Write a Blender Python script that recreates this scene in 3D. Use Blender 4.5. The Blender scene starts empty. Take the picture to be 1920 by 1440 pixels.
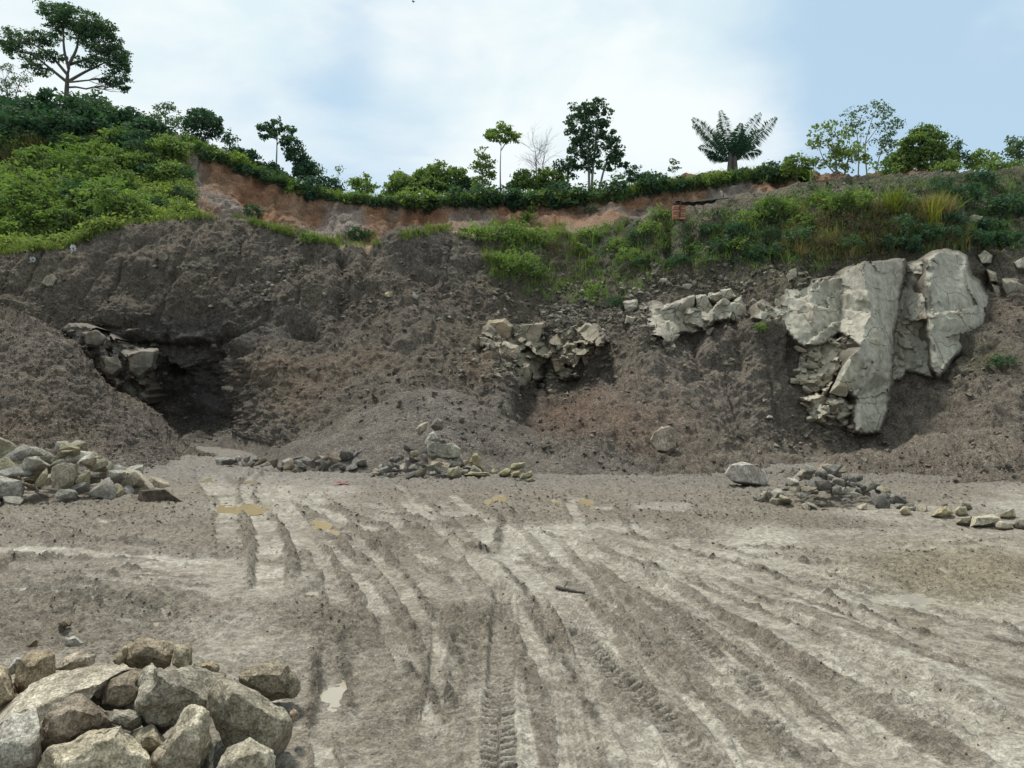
import bpy, bmesh, math, random
import numpy as np
from mathutils import Vector, Matrix
from mathutils.bvhtree import BVHTree
from mathutils.geometry import delaunay_2d_cdt

SC = bpy.context.scene
COL = SC.collection
RNG = np.random.default_rng(7)
random.seed(7)

# ------------------------------------------------------------------ camera
CAM_H, FPX, HOR = 1.8, 1450.0, 745.0
PITCH = math.atan((HOR - 720.0) / FPX)
cam_data = bpy.data.cameras.new('camera')
cam_data.sensor_width = 36.0
cam_data.lens = 36.0 * FPX / 1920.0
cam_data.clip_start = 0.05
cam_data.clip_end = 3000.0
cam = bpy.data.objects.new('camera', cam_data)
COL.objects.link(cam)
cam.location = (0, 0, CAM_H)
cam.rotation_euler = (math.pi / 2 + PITCH, 0, 0)
SC.camera = cam

# ------------------------------------------------------------------ world
SUN_EL, SUN_AZ = math.radians(64), math.radians(-38)      # azimuth from +Y, clockwise
world = bpy.data.worlds.new('World')
SC.world = world
world.use_nodes = True
wn, wl = world.node_tree.nodes, world.node_tree.links
for n in list(wn):
    wn.remove(n)
def W(t, **kw):
    n = wn.new(t)
    for k, v in kw.items():
        setattr(n, k, v)
    return n
w_out = W('ShaderNodeOutputWorld')
w_bg = W('ShaderNodeBackground')
w_bg.inputs['Strength'].default_value = 0.1
wl.new(w_bg.outputs[0], w_out.inputs[0])
sky = W('ShaderNodeTexSky')
sky.sky_type = 'NISHITA'
sky.sun_disc = False
sky.sun_elevation = SUN_EL
sky.sun_rotation = SUN_AZ
sky.altitude = 900
sky.air_density = 1.0
sky.dust_density = 2.0
sky.ozone_density = 1.2
w_tc = W('ShaderNodeTexCoord')
def wmath(op, a, b=None):
    n = W('ShaderNodeMath', operation=op)
    for i, v in enumerate((a, b)):
        if v is None:
            continue
        if isinstance(v, (int, float)):
            n.inputs[i].default_value = v
        else:
            wl.new(v, n.inputs[i])
    return n.outputs[0]
def wnoise(scale, detail, rough, off, dist=0.0):
    mp = W('ShaderNodeMapping')
    mp.inputs['Location'].default_value = off
    mp.inputs['Scale'].default_value = (1.0, 0.6, 2.0)
    wl.new(w_tc.outputs['Generated'], mp.inputs['Vector'])
    n = W('ShaderNodeTexNoise')
    n.inputs['Scale'].default_value = scale
    n.inputs['Detail'].default_value = detail
    n.inputs['Roughness'].default_value = rough
    n.inputs['Distortion'].default_value = dist
    wl.new(mp.outputs[0], n.inputs['Vector'])
    return n.outputs['Fac']
def wramp(x, lo, hi):
    n = W('ShaderNodeMapRange', interpolation_type='SMOOTHSTEP')
    n.inputs['From Min'].default_value = lo
    n.inputs['From Max'].default_value = hi
    wl.new(x, n.inputs['Value'])
    return n.outputs['Result']
cl_a = wnoise(2.6, 7.0, 0.52, (0.3, 0.0, 0.2), 0.6)
cl_b = wnoise(6.5, 6.0, 0.55, (4.1, 2.0, 0.7), 0.4)
cov = wmath('ADD', wmath('MULTIPLY', cl_a, 0.85), wmath('MULTIPLY', cl_b, 0.45))
# the two openings in the cloud that the photograph shows
def pix_dir(px, py):
    a, b = (px - 960) / FPX, (720 - py) / FPX
    v = Vector((a, math.cos(PITCH) - b * math.sin(PITCH), math.sin(PITCH) + b * math.cos(PITCH)))
    return v.normalized()
def wspot(px, py, rad):
    d = pix_dir(px, py)
    n = W('ShaderNodeVectorMath', operation='DOT_PRODUCT')
    wl.new(w_tc.outputs['Generated'], n.inputs[0])
    n.inputs[1].default_value = d
    return wramp(n.outputs['Value'], math.cos(rad), math.cos(rad * 0.15))
for (px, py, rad, s) in ((1790, 130, 0.30, -0.30), (2400, 60, 0.5, -0.25), (615, 90, 0.09, -0.20), (690, 300, 0.12, -0.16), (470, 250, 0.09, -0.10), (1310, 290, 0.10, -0.10),
                         (330, 120, 0.20, 0.10), (1200, 120, 0.26, 0.22), (820, 130, 0.12, 0.08), (1930, 90, 0.09, 0.18), (1640, 60, 0.06, 0.07), (1700, 300, 0.10, 0.08), (520, 20, 0.1, 0.1)):
    cov = wmath('ADD', cov, wmath('MULTIPLY', wspot(px, py, rad), s))
cmask = wramp(cov, 0.24, 0.80)
shade = wnoise(3.4, 7.0, 0.55, (1.0, 3.0, 0.4), 0.3)
w_cc = W('ShaderNodeMix', data_type='RGBA')
wl.new(wramp(shade, 0.36, 0.62), w_cc.inputs['Factor'])
w_cc.inputs['A'].default_value = (7.6, 9.0, 9.5, 1)
w_cc.inputs['B'].default_value = (9.4, 10.0, 10.1, 1)
w_hz = W('ShaderNodeMix', data_type='RGBA')      # thin high cloud over the blue
w_hz.inputs['Factor'].default_value = 0.75
wl.new(sky.outputs[0], w_hz.inputs['A'])
w_hz.inputs['B'].default_value = (5.9, 8.0, 9.7, 1)
w_mix = W('ShaderNodeMix', data_type='RGBA')
wl.new(cmask, w_mix.inputs['Factor'])
wl.new(w_hz.outputs['Result'], w_mix.inputs['A'])
wl.new(w_cc.outputs['Result'], w_mix.inputs['B'])
wl.new(w_mix.outputs['Result'], w_bg.inputs['Color'])

sun_data = bpy.data.lights.new('sun', 'SUN')
sun_data.energy = 4.3
sun_data.angle = math.radians(10)
sun_data.color = (1.0, 0.955, 0.88)
sun = bpy.data.objects.new('sun', sun_data)
COL.objects.link(sun)
sdir = Vector((math.sin(SUN_AZ) * math.cos(SUN_EL), math.cos(SUN_AZ) * math.cos(SUN_EL), math.sin(SUN_EL)))
sun.rotation_euler = sdir.to_track_quat('Z', 'Y').to_euler()

SC.view_settings.view_transform = 'Standard'
SC.view_settings.look = 'None'
SC.view_settings.exposure = 0.0
SC.view_settings.gamma = 1.0
SC.view_settings.use_curve_mapping = False
SC.cycles.max_bounces = 6
SC.cycles.diffuse_bounces = 3
SC.cycles.transparent_max_bounces = 4

# ------------------------------------------------------------------ helpers
def at(px, py, Y):
    """photo direction + distance ahead -> world point(s)"""
    px, py, Y = np.asarray(px, float), np.asarray(py, float), np.asarray(Y, float)
    a, b = (px - 960) / FPX, (720 - py) / FPX
    dy = math.cos(PITCH) - b * math.sin(PITCH)
    dz = math.sin(PITCH) + b * math.cos(PITCH)
    return np.stack(np.broadcast_arrays(a / dy * Y, Y, CAM_H + dz / dy * Y), -1)
def to_px(P):
    P = np.asarray(P, float)
    x, y, z = P[..., 0], P[..., 1], P[..., 2] - CAM_H
    c, s = math.cos(PITCH), math.sin(PITCH)
    d = y * c + z * s
    u = -y * s + z * c
    return 960 + FPX * x / d, 720 - FPX * u / d
def ground_at(px, py):
    """point of the level floor seen at a photo position"""
    Y = CAM_H * FPX / max(py - HOR, 8)
    return at(px, py, Y)

def _hash(ix, iy, iz, seed):
    h = (ix.astype(np.uint32) * np.uint32(374761393) + iy.astype(np.uint32) * np.uint32(668265263)
         + iz.astype(np.uint32) * np.uint32(2246822519) + np.uint32((seed * 3266489917) & 0xffffffff))
    h = (h ^ (h >> np.uint32(13))) * np.uint32(1274126177)
    h = (h ^ (h >> np.uint32(16))) * np.uint32(2654435761)
    h ^= h >> np.uint32(15)
    return h.astype(np.float32) / np.float32(4294967295.0)
def noise(P, freq, seed=0):
    """smooth value noise, -1..1"""
    q = np.asarray(P, np.float32) * np.float32(freq)
    if q.shape[-1] == 2:
        i = np.floor(q).astype(np.int64)
        f = q - i
        f = f * f * f * (f * (f * 6 - 15) + 10)
        z = np.zeros_like(i[..., 0])
        x0, y0 = i[..., 0], i[..., 1]
        a = _hash(x0, y0, z, seed); b = _hash(x0 + 1, y0, z, seed)
        c = _hash(x0, y0 + 1, z, seed); d = _hash(x0 + 1, y0 + 1, z, seed)
        fx, fy = f[..., 0], f[..., 1]
        return ((a + (b - a) * fx) * (1 - fy) + (c + (d - c) * fx) * fy) * 2 - 1
    i = np.floor(q).astype(np.int64)
    f = q - i
    f = f * f * f * (f * (f * 6 - 15) + 10)
    fx, fy, fz = f[..., 0], f[..., 1], f[..., 2]
    r = 0
    for dz in (0, 1):
        x0, y0, z0 = i[..., 0], i[..., 1], i[..., 2] + dz
        a = _hash(x0, y0, z0, seed); b = _hash(x0 + 1, y0, z0, seed)
        c = _hash(x0, y0 + 1, z0, seed); d = _hash(x0 + 1, y0 + 1, z0, seed)
        v = (a + (b - a) * fx) * (1 - fy) + (c + (d - c) * fx) * fy
        r = r + v * (fz if dz else 1 - fz)
    return r * 2 - 1
def fbm(P, freq, octs=4, gain=0.5, seed=0):
    r, a, t = 0, 1.0, 0
    for k in range(octs):
        r = r + a * noise(np.asarray(P) + 17.3 * k, freq * 2.03 ** k, seed + k)
        t += a
        a *= gain
    return r / t * 1.5
def ridged(P, freq, octs=4, gain=0.5, seed=0):
    r, a, t = 0, 1.0, 0
    for k in range(octs):
        r = r + a * (1 - 2 * np.abs(noise(np.asarray(P) + 9.1 * k, freq * 2.03 ** k, seed + k)))
        t += a
        a *= gain
    return r / t
def sstep(x, lo, hi):
    t = np.clip((x - lo) / (hi - lo), 0, 1)
    return t * t * (3 - 2 * t)
def pchip(x, Y, xq):
    """monotone cubic interpolation; Y is (n, m)"""
    x, Y, xq = np.asarray(x, float), np.asarray(Y, float), np.asarray(xq, float)
    if Y.ndim == 1:
        Y = Y[:, None]
    h = np.diff(x)[:, None]
    d = np.diff(Y, axis=0) / h
    m = np.zeros_like(Y)
    w1, w2 = 2 * h[1:] + h[:-1], h[1:] + 2 * h[:-1]
    ok = d[:-1] * d[1:] > 0
    with np.errstate(divide='ignore', invalid='ignore'):
        mm = (w1 + w2) / (w1 / d[:-1] + w2 / d[1:])
    m[1:-1] = np.where(ok, mm, 0)
    m[0], m[-1] = d[0], d[-1]
    k = np.clip(np.searchsorted(x, xq) - 1, 0, len(x) - 2)
    hk = h[k]
    t = ((xq - x[k])[:, None]) / hk
    t2, t3 = t * t, t * t * t
    return (Y[k] * (2 * t3 - 3 * t2 + 1) + m[k] * hk * (t3 - 2 * t2 + t)
            + Y[k + 1] * (-2 * t3 + 3 * t2) + m[k + 1] * hk * (t3 - t2))

def mesh_np(name, V, F, smooth=True, attrs=None):
    """V (n,3); F (m,3) or (m,4) int array"""
    V = np.ascontiguousarray(V, np.float32)
    F = np.ascontiguousarray(F, np.int32)
    me = bpy.data.meshes.new(name)
    m, k = F.shape
    me.vertices.add(len(V))
    me.vertices.foreach_set('co', V.ravel())
    me.loops.add(m * k)
    me.loops.foreach_set('vertex_index', F.ravel())
    me.polygons.add(m)
    me.polygons.foreach_set('loop_start', np.arange(0, m * k, k, dtype=np.int32))
    me.polygons.foreach_set('loop_total', np.full(m, k, np.int32))
    me.polygons.foreach_set('use_smooth', np.full(m, bool(smooth)))
    me.update(calc_edges=True)
    for an, arr in (attrs or {}).items():
        arr = np.asarray(arr, np.float32)
        if arr.ndim == 2:
            if arr.shape[1] == 3:
                arr = np.concatenate([arr, np.ones((len(arr), 1), np.float32)], 1)
            a = me.attributes.new(an, 'FLOAT_COLOR', 'POINT')
            a.data.foreach_set('color', np.ascontiguousarray(arr).ravel())
        else:
            a = me.attributes.new(an, 'FLOAT', 'POINT')
            a.data.foreach_set('value', np.ascontiguousarray(arr))
    return me
def grid_faces(nr, nc):
    i = np.arange((nr - 1) * nc).reshape(nr - 1, nc)[:, :-1].ravel()
    return np.stack([i, i + 1, i + nc + 1, i + nc], 1)
def obj(name, me, mat=None, parent=None, loc=None, kind=None, label=None, cat=None, group=None, color=None):
    o = bpy.data.objects.new(name, me)
    COL.objects.link(o)
    if mat is not None and me is not None and not me.materials:
        me.materials.append(mat)
    if parent is not None:
        o.parent = parent
    if loc is not None:
        o.location = loc
    tag(o, label, cat, group, kind)
    if color is not None:
        o.color = (*color, 1)
    return o
def tag(o, label=None, cat=None, group=None, kind=None):
    for k, v in (('label', label), ('category', cat), ('group', group), ('kind', kind)):
        if v:
            o[k] = v
    return o
def thing(name, label, cat, loc=(0, 0, 0), group=None, rotz=0.0):
    o = bpy.data.objects.new(name, None)
    o.empty_display_size = 0.2
    COL.objects.link(o)
    o.location = loc
    o.rotation_euler = (0, 0, rotz)
    return tag(o, label, cat, group)
def copy_tree(o, parent=None):
    c = o.copy()
    COL.objects.link(c)
    c.parent = parent
    for ch in o.children:
        copy_tree(ch, c)
    return c

# ------------------------------------------------------------------ materials
class NT:
    def __init__(self, name):
        self.m = bpy.data.materials.new(name)
        self.m.use_nodes = True
        self.t = self.m.node_tree
        self.n, self.l = self.t.nodes, self.t.links
        self.b = self.n['Principled BSDF']
        self.out = self.n['Material Output']
    def node(self, t, **kw):
        n = self.n.new(t)
        for k, v in kw.items():
            setattr(n, k, v)
        return n
    def put(self, sock, v):
        if isinstance(v, (int, float)):
            sock.default_value = v
        elif isinstance(v, (tuple, list)):
            sock.default_value = (*v, 1) if (len(v) == 3 and sock.type == 'RGBA') else v
        else:
            self.l.new(v, sock)
    def coord(self, which='Object', scale=None):
        c = self.node('ShaderNodeTexCoord').outputs[which]
        if scale is None:
            return c
        mp = self.node('ShaderNodeMapping')
        self.l.new(c, mp.inputs[0])
        mp.inputs['Scale'].default_value = scale
        return mp.outputs[0]
    def noise(self, vec, scale, detail=4, rough=0.55, dist=0.0):
        n = self.node('ShaderNodeTexNoise')
        self.put(n.inputs['Vector'], vec)
        n.inputs['Scale'].default_value = scale
        n.inputs['Detail'].default_value = detail
        n.inputs['Roughness'].default_value = rough
        n.inputs['Distortion'].default_value = dist
        return n.outputs['Fac']
    def voronoi(self, vec, scale, feature='F1', out='Distance', rand=1.0):
        n = self.node('ShaderNodeTexVoronoi', feature=feature)
        self.put(n.inputs['Vector'], vec)
        n.inputs['Scale'].default_value = scale
        n.inputs['Randomness'].default_value = rand
        return n.outputs[out]
    def math(self, op, a, b=0.0, clamp=False):
        n = self.node('ShaderNodeMath', operation=op)
        n.use_clamp = clamp
        self.put(n.inputs[0], a)
        self.put(n.inputs[1], b)
        return n.outputs[0]
    def ramp(self, x, lo, hi, a=0.0, b=1.0):
        n = self.node('ShaderNodeMapRange', interpolation_type='SMOOTHSTEP')
        self.put(n.inputs['Value'], x)
        n.inputs['From Min'].default_value = lo
        n.inputs['From Max'].default_value = hi
        n.inputs['To Min'].default_value = a
        n.inputs['To Max'].default_value = b
        return n.outputs['Result']
    def mix(self, f, a, b, blend='MIX'):
        n = self.node('ShaderNodeMix', data_type='RGBA', blend_type=blend)
        self.put(n.inputs['Factor'], f)
        self.put(n.inputs['A'], a)
        self.put(n.inputs['B'], b)
        return n.outputs['Result']
    def attr(self, name, out='Color'):
        n = self.node('ShaderNodeAttribute')
        n.attribute_name = name
        return n.outputs[out]
    def bump(self, h, strength, dist, normal=None):
        n = self.node('ShaderNodeBump')
        n.inputs['Strength'].default_value = strength
        n.inputs['Distance'].default_value = dist
        self.put(n.inputs['Height'], h)
        if normal is not None:
            self.l.new(normal, n.inputs['Normal'])
        return n.outputs['Normal']
    def set(self, **kw):
        for k, v in kw.items():
            self.put(self.b.inputs[k.replace('_', ' ')], v)

def soil_material():
    """loose quarry spoil: the vertex colour gives the kind of earth, noise the grain"""
    t = NT('soil')
    P = t.coord()
    base = t.attr('Col')
    n1 = t.noise(P, 0.9, 6, 0.6)
    n2 = t.noise(P, 9.0, 5, 0.65)
    n3 = t.noise(P, 26.0, 4, 0.7)
    c = t.mix(1.0, base, t.mix(n1, (0.72, 0.72, 0.73), (1.28, 1.26, 1.22)), 'MULTIPLY')
    c = t.mix(1.0, c, t.mix(t.ramp(n2, 0.3, 0.7), (0.62, 0.62, 0.63), (1.34, 1.33, 1.3)), 'MULTIPLY')
    c = t.mix(1.0, c, t.mix(t.ramp(n3, 0.34, 0.66), (0.50, 0.49, 0.48), (1.45, 1.45, 1.44)), 'MULTIPLY')
    # small stones in the earth
    cell = t.voronoi(P, 7.0, 'F1', 'Color')
    dist = t.voronoi(P, 7.0)
    sep = t.node('ShaderNodeSeparateColor')
    t.l.new(cell, sep.inputs[0])
    pick = t.math('MULTIPLY', t.ramp(sep.outputs[0], 0.80, 0.84), t.ramp(dist, 0.30, 0.22))
    c = t.mix(t.math('MULTIPLY', pick, 0.75), c, (0.23, 0.215, 0.185))
    t.set(Base_Color=c, Roughness=0.9)
    t.b.inputs['Specular IOR Level'].default_value = 0.2
    h = t.math('ADD', t.math('MULTIPLY', n2, 0.8), t.math('MULTIPLY', n3, 0.8))
    h = t.math('ADD', h, t.math('MULTIPLY', pick, 0.5))
    t.set(Normal=t.bump(h, 1.0, 0.16))
    return t.m

def mud_material():
    """churned quarry floor: Col = albedo, wet = smooth slick mud"""
    t = NT('mud')
    P = t.coord()
    base = t.attr('Col')
    wet = t.attr('wet', 'Fac')
    n1 = t.noise(P, 2.2, 6, 0.6)
    n2 = t.noise(P, 14.0, 6, 0.68)
    n3 = t.noise(P, 60.0, 4, 0.65)
    n4 = t.noise(P, 5.0, 6, 0.62, 0.5)
    c = t.mix(1.0, base, t.mix(n1, (0.8, 0.79, 0.78), (1.2, 1.21, 1.22)), 'MULTIPLY')
    c = t.mix(1.0, c, t.mix(t.ramp(n2, 0.32, 0.68), (0.60, 0.575, 0.55), (1.36, 1.375, 1.39)), 'MULTIPLY')
    c = t.mix(1.0, c, t.mix(t.ramp(n3, 0.3, 0.7), (0.66, 0.645, 0.63), (1.32, 1.33, 1.34)), 'MULTIPLY')
    vd = t.voronoi(P, 38.0)
    vc = t.voronoi(P, 38.0, 'F1', 'Color')
    sep = t.node('ShaderNodeSeparateColor')
    t.l.new(vc, sep.inputs[0])
    grit = t.math('MULTIPLY', t.ramp(sep.outputs[0], 0.86, 0.9), t.ramp(vd, 0.34, 0.2))
    c = t.mix(t.math('MULTIPLY', grit, 0.6), c, (0.42, 0.40, 0.35))
    # slick patches are smoother than the crumbs between them
    slick = t.math('MULTIPLY', wet, t.ramp(n4, 0.34, 0.62), True)
    rough = t.ramp(slick, 0.0, 1.0, 0.74, 0.30)
    t.set(Base_Color=c, Roughness=rough)
    t.b.inputs['Specular IOR Level'].default_value = 0.4
    h = t.math('ADD', t.math('MULTIPLY', n2, 1.0), t.math('MULTIPLY', n3, 0.5))
    h = t.math('MULTIPLY', h, t.ramp(wet, 0.0, 1.0, 1.0, 0.4))
    h = t.math('ADD', h, t.math('MULTIPLY', grit, 0.12))
    t.set(Normal=t.bump(h, 1.0, 0.05))
    return t.m

def stone_material():
    """broken andesite: object colour is the tint of the stone"""
    t = NT('stone')
    P = t.coord()
    info = t.node('ShaderNodeObjectInfo')
    off = t.node('ShaderNodeVectorMath', operation='ADD')
    t.l.new(P, off.inputs[0])
    rv = t.node('ShaderNodeCombineXYZ')
    t.l.new(t.math('MULTIPLY', info.outputs['Random'], 40.0), rv.inputs[0])
    t.l.new(t.math('MULTIPLY', info.outputs['Random'], 17.0), rv.inputs[1])
    t.l.new(rv.outputs[0], off.inputs[1])
    P = off.outputs[0]
    n1 = t.noise(P, 3.0, 6, 0.62)
    n2 = t.noise(P, 16.0, 6, 0.7)
    n3 = t.noise(P, 75.0, 4, 0.7)
    c = t.mix(1.0, info.outputs['Color'], t.mix(t.ramp(n1, 0.3, 0.7), (0.68, 0.66, 0.64), (1.24, 1.24, 1.22)), 'MULTIPLY')
    stain = t.ramp(t.noise(P, 4.3, 5, 0.65, 0.6), 0.50, 0.66)
    c = t.mix(t.math('MULTIPLY', stain, 0.42), c, (0.175, 0.138, 0.090))
    c = t.mix(1.0, c, t.mix(t.ramp(n2, 0.3, 0.7), (0.58, 0.56, 0.53), (1.36, 1.36, 1.34)), 'MULTIPLY')
    c = t.mix(1.0, c, t.mix(t.ramp(n3, 0.32, 0.68), (0.52, 0.51, 0.50), (1.44, 1.44, 1.43)), 'MULTIPLY')
    t.set(Base_Color=c, Roughness=0.88)
    t.b.inputs['Specular IOR Level'].default_value = 0.25
    h = t.math('ADD', t.math('MULTIPLY', n2, 1.0), t.math('MULTIPLY', n3, 0.35))
    t.set(Normal=t.bump(h, 1.0, 0.04))
    return t.m

def outcrop_material():
    """pale jointed rock wall with thin dark cracks and rusty streaks"""
    t = NT('outcrop_rock')
    P = t.coord()
    info = t.node('ShaderNodeObjectInfo')
    warp = t.node('ShaderNodeVectorMath', operation='ADD')
    nz = t.node('ShaderNodeTexNoise')
    t.l.new(P, nz.inputs['Vector'])
    nz.inputs['Scale'].default_value = 0.9
    nz.inputs['Detail'].default_value = 4
    sc = t.node('ShaderNodeVectorMath', operation='SCALE')
    t.l.new(nz.outputs['Color'], sc.inputs[0])
    sc.inputs['Scale'].default_value = 0.9
    t.l.new(P, warp.inputs[0]); t.l.new(sc.outputs[0], warp.inputs[1])
    PW = warp.outputs[0]
    mp = t.node('ShaderNodeMapping')
    t.l.new(PW, mp.inputs[0])
    mp.inputs['Scale'].default_value = (0.55, 0.5, 0.95)
    mp.inputs['Rotation'].default_value = (0.2, 0.35, 0.3)
    edge = t.voronoi(mp.outputs[0], 1.0, 'DISTANCE_TO_EDGE')
    gate = t.ramp(t.noise(P, 0.8, 3, 0.5), 0.40, 0.52)
    crack = t.math('MULTIPLY', t.ramp(edge, 0.011, 0.001), gate)
    n1 = t.noise(P, 0.7, 6, 0.6)
    n2 = t.noise(P, 5.0, 7, 0.68)
    n3 = t.noise(P, 26.0, 4, 0.65)
    streak = t.noise(t.coord('Object', (3.0, 3.0, 0.35)), 1.6, 5, 0.6)
    c = t.mix(1.0, info.outputs['Color'], t.mix(t.ramp(n1, 0.3, 0.7), (0.80, 0.80, 0.79), (1.14, 1.13, 1.10)), 'MULTIPLY')
    c = t.mix(1.0, c, t.mix(t.ramp(streak, 0.3, 0.7), (0.80, 0.79, 0.77), (1.14, 1.14, 1.13)), 'MULTIPLY')
    c = t.mix(1.0, c, t.mix(t.ramp(n2, 0.3, 0.7), (0.80, 0.79, 0.77), (1.16, 1.16, 1.15)), 'MULTIPLY')
    rust = t.math('MULTIPLY', t.ramp(t.noise(P, 0.55, 3, 0.5), 0.56, 0.68), t.ramp(streak, 0.42, 0.6))
    c = t.mix(t.math('MULTIPLY', rust, 0.6), c, (0.24, 0.15, 0.085))
    c = t.mix(t.math('MULTIPLY', crack, 0.9), c, (0.05, 0.043, 0.036))
    # earth washed down from the bank clings to the rims and ledges
    soilm = t.math('MULTIPLY', t.ramp(t.math('ADD', t.attr('rim', 'Fac'), t.math('MULTIPLY', t.math('SUBTRACT', n2, 0.5), 1.6)), 0.35, 0.85), 0.9)
    wash = t.math('MULTIPLY', t.ramp(streak, 0.55, 0.72), t.ramp(n1, 0.42, 0.62))
    c = t.mix(t.math('MULTIPLY', wash, 0.45), c, (0.19, 0.165, 0.125))
    c = t.mix(soilm, c, (0.135, 0.115, 0.092))
    t.set(Base_Color=c, Roughness=0.85)
    t.b.inputs['Specular IOR Level'].default_value = 0.25
    h = t.math('ADD', t.math('MULTIPLY', n2, 0.8), t.math('MULTIPLY', n3, 0.3))
    h = t.math('SUBTRACT', h, t.math('MULTIPLY', crack, 1.2))
    t.set(Normal=t.bump(h, 0.7, 0.08))
    return t.m

def leaf_material(name, c1, c2, trans=0.35):
    t = NT(name)
    v = t.attr('vary', 'Fac')
    info = t.node('ShaderNodeObjectInfo')
    f = t.math('ADD', t.math('MULTIPLY', v, 0.75), t.math('MULTIPLY', info.outputs['Random'], 0.25))
    c = t.mix(f, c1, c2)
    t.set(Base_Color=c, Roughness=0.7)
    t.b.inputs['Specular IOR Level'].default_value = 0.15
    tr = t.node('ShaderNodeBsdfTranslucent')
    t.l.new(t.mix(1.0, c, (1.2, 1.35, 0.6), 'MULTIPLY'), tr.inputs['Color'])
    mx = t.node('ShaderNodeMixShader')
    mx.inputs[0].default_value = trans
    t.l.new(t.b.outputs[0], mx.inputs[1])
    t.l.new(tr.outputs[0], mx.inputs[2])
    t.l.new(mx.outputs[0], t.out.inputs['Surface'])
    return t.m

def plain(name, c, rough=0.8, c2=None, scale=6.0, bump=0.0):
    t = NT(name)
    P = t.coord()
    n = t.noise(P, scale, 5, 0.6)
    t.set(Base_Color=t.mix(n, c, c2 if c2 else tuple(x * 0.6 for x in c)), Roughness=rough)
    if bump:
        t.set(Normal=t.bump(n, 0.6, bump))
    return t.m

M = {}
M['soil'] = soil_material()
M['mud'] = mud_material()
M['stone'] = stone_material()
M['outcrop'] = outcrop_material()
M['bark'] = plain('bark', (0.11, 0.095, 0.08), 0.9, (0.045, 0.04, 0.035), 8, 0.03)
M['pale_bark'] = plain('pale_bark', (0.26, 0.24, 0.22), 0.9, (0.13, 0.12, 0.11), 8, 0.02)
M['leaf_dark'] = leaf_material('leaf_dark', (0.022, 0.060, 0.044), (0.070, 0.130, 0.066), 0.30)
M['leaf_mid'] = leaf_material('leaf_mid', (0.055, 0.110, 0.040), (0.210, 0.275, 0.085), 0.38)
M['leaf_light'] = leaf_material('leaf_light', (0.075, 0.140, 0.040), (0.22, 0.30, 0.085), 0.36)
M['leaf_tree'] = leaf_material('leaf_tree', (0.028, 0.068, 0.046), (0.095, 0.155, 0.075), 0.30)
M['leaf_pale'] = leaf_material('leaf_pale', (0.06, 0.11, 0.06), (0.15, 0.21, 0.11), 0.3)
M['leaf_dry'] = leaf_material('leaf_dry', (0.075, 0.058, 0.035), (0.16, 0.125, 0.07), 0.2)
M['grass'] = leaf_material('grass', (0.06, 0.095, 0.026), (0.22, 0.26, 0.075), 0.3)
M['grass_dry'] = leaf_material('grass_dry', (0.13, 0.11, 0.05), (0.27, 0.22, 0.11), 0.3)
M['leaf_hill'] = leaf_material('leaf_hill', (0.070, 0.125, 0.038), (0.32, 0.36, 0.115), 0.40)
M['yucca'] = leaf_material('yucca', (0.10, 0.13, 0.025), (0.30, 0.30, 0.05), 0.3)
# ================================================================== terrain
BVH_PARTS = []
def reg_surface(V, F):
    BVH_PARTS.append((V, F))

def loft(stations, n_rows, cols_px, weights):
    """stations: {px: [(py, Y) ...]} feature points; returns grid of world points (rows, cols) and row parameter"""
    xs = sorted(stations)
    T = np.array([stations[x] for x in xs], float)            # (S, R, 2)
    S, R, _ = T.shape
    C = pchip(xs, T.reshape(S, R * 2), cols_px).reshape(len(cols_px), R, 2)
    t = []
    for k, w in enumerate(weights):
        t += list(k + np.arange(w) / w)
    t = np.array(t + [R - 1.0])
    G = pchip(np.arange(R), np.transpose(C, (1, 0, 2)).reshape(R, -1), t).reshape(len(t), len(cols_px), 2)
    PX = np.broadcast_to(cols_px[None, :], G.shape[:2])
    return at(PX, G[..., 0], G[..., 1]), PX, G[..., 0], t
def grid_normals(P):
    du = np.gradient(P, axis=1)
    dv = np.gradient(P, axis=0)
    n = np.cross(du, dv)
    n /= np.linalg.norm(n, axis=-1, keepdims=True) + 1e-9
    return n
def blob(PX, PY, px, py, rx, ry, p=2.0):
    return np.exp(-(np.abs((PX - px) / rx) ** p + np.abs((PY - py) / ry) ** p))
def dense_cols(lo, a, b, hi, n_side, n_mid):
    return np.concatenate([np.linspace(lo, a, n_side, endpoint=False), np.linspace(a, b, n_mid, endpoint=False), np.linspace(b, hi, n_side)])

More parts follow.
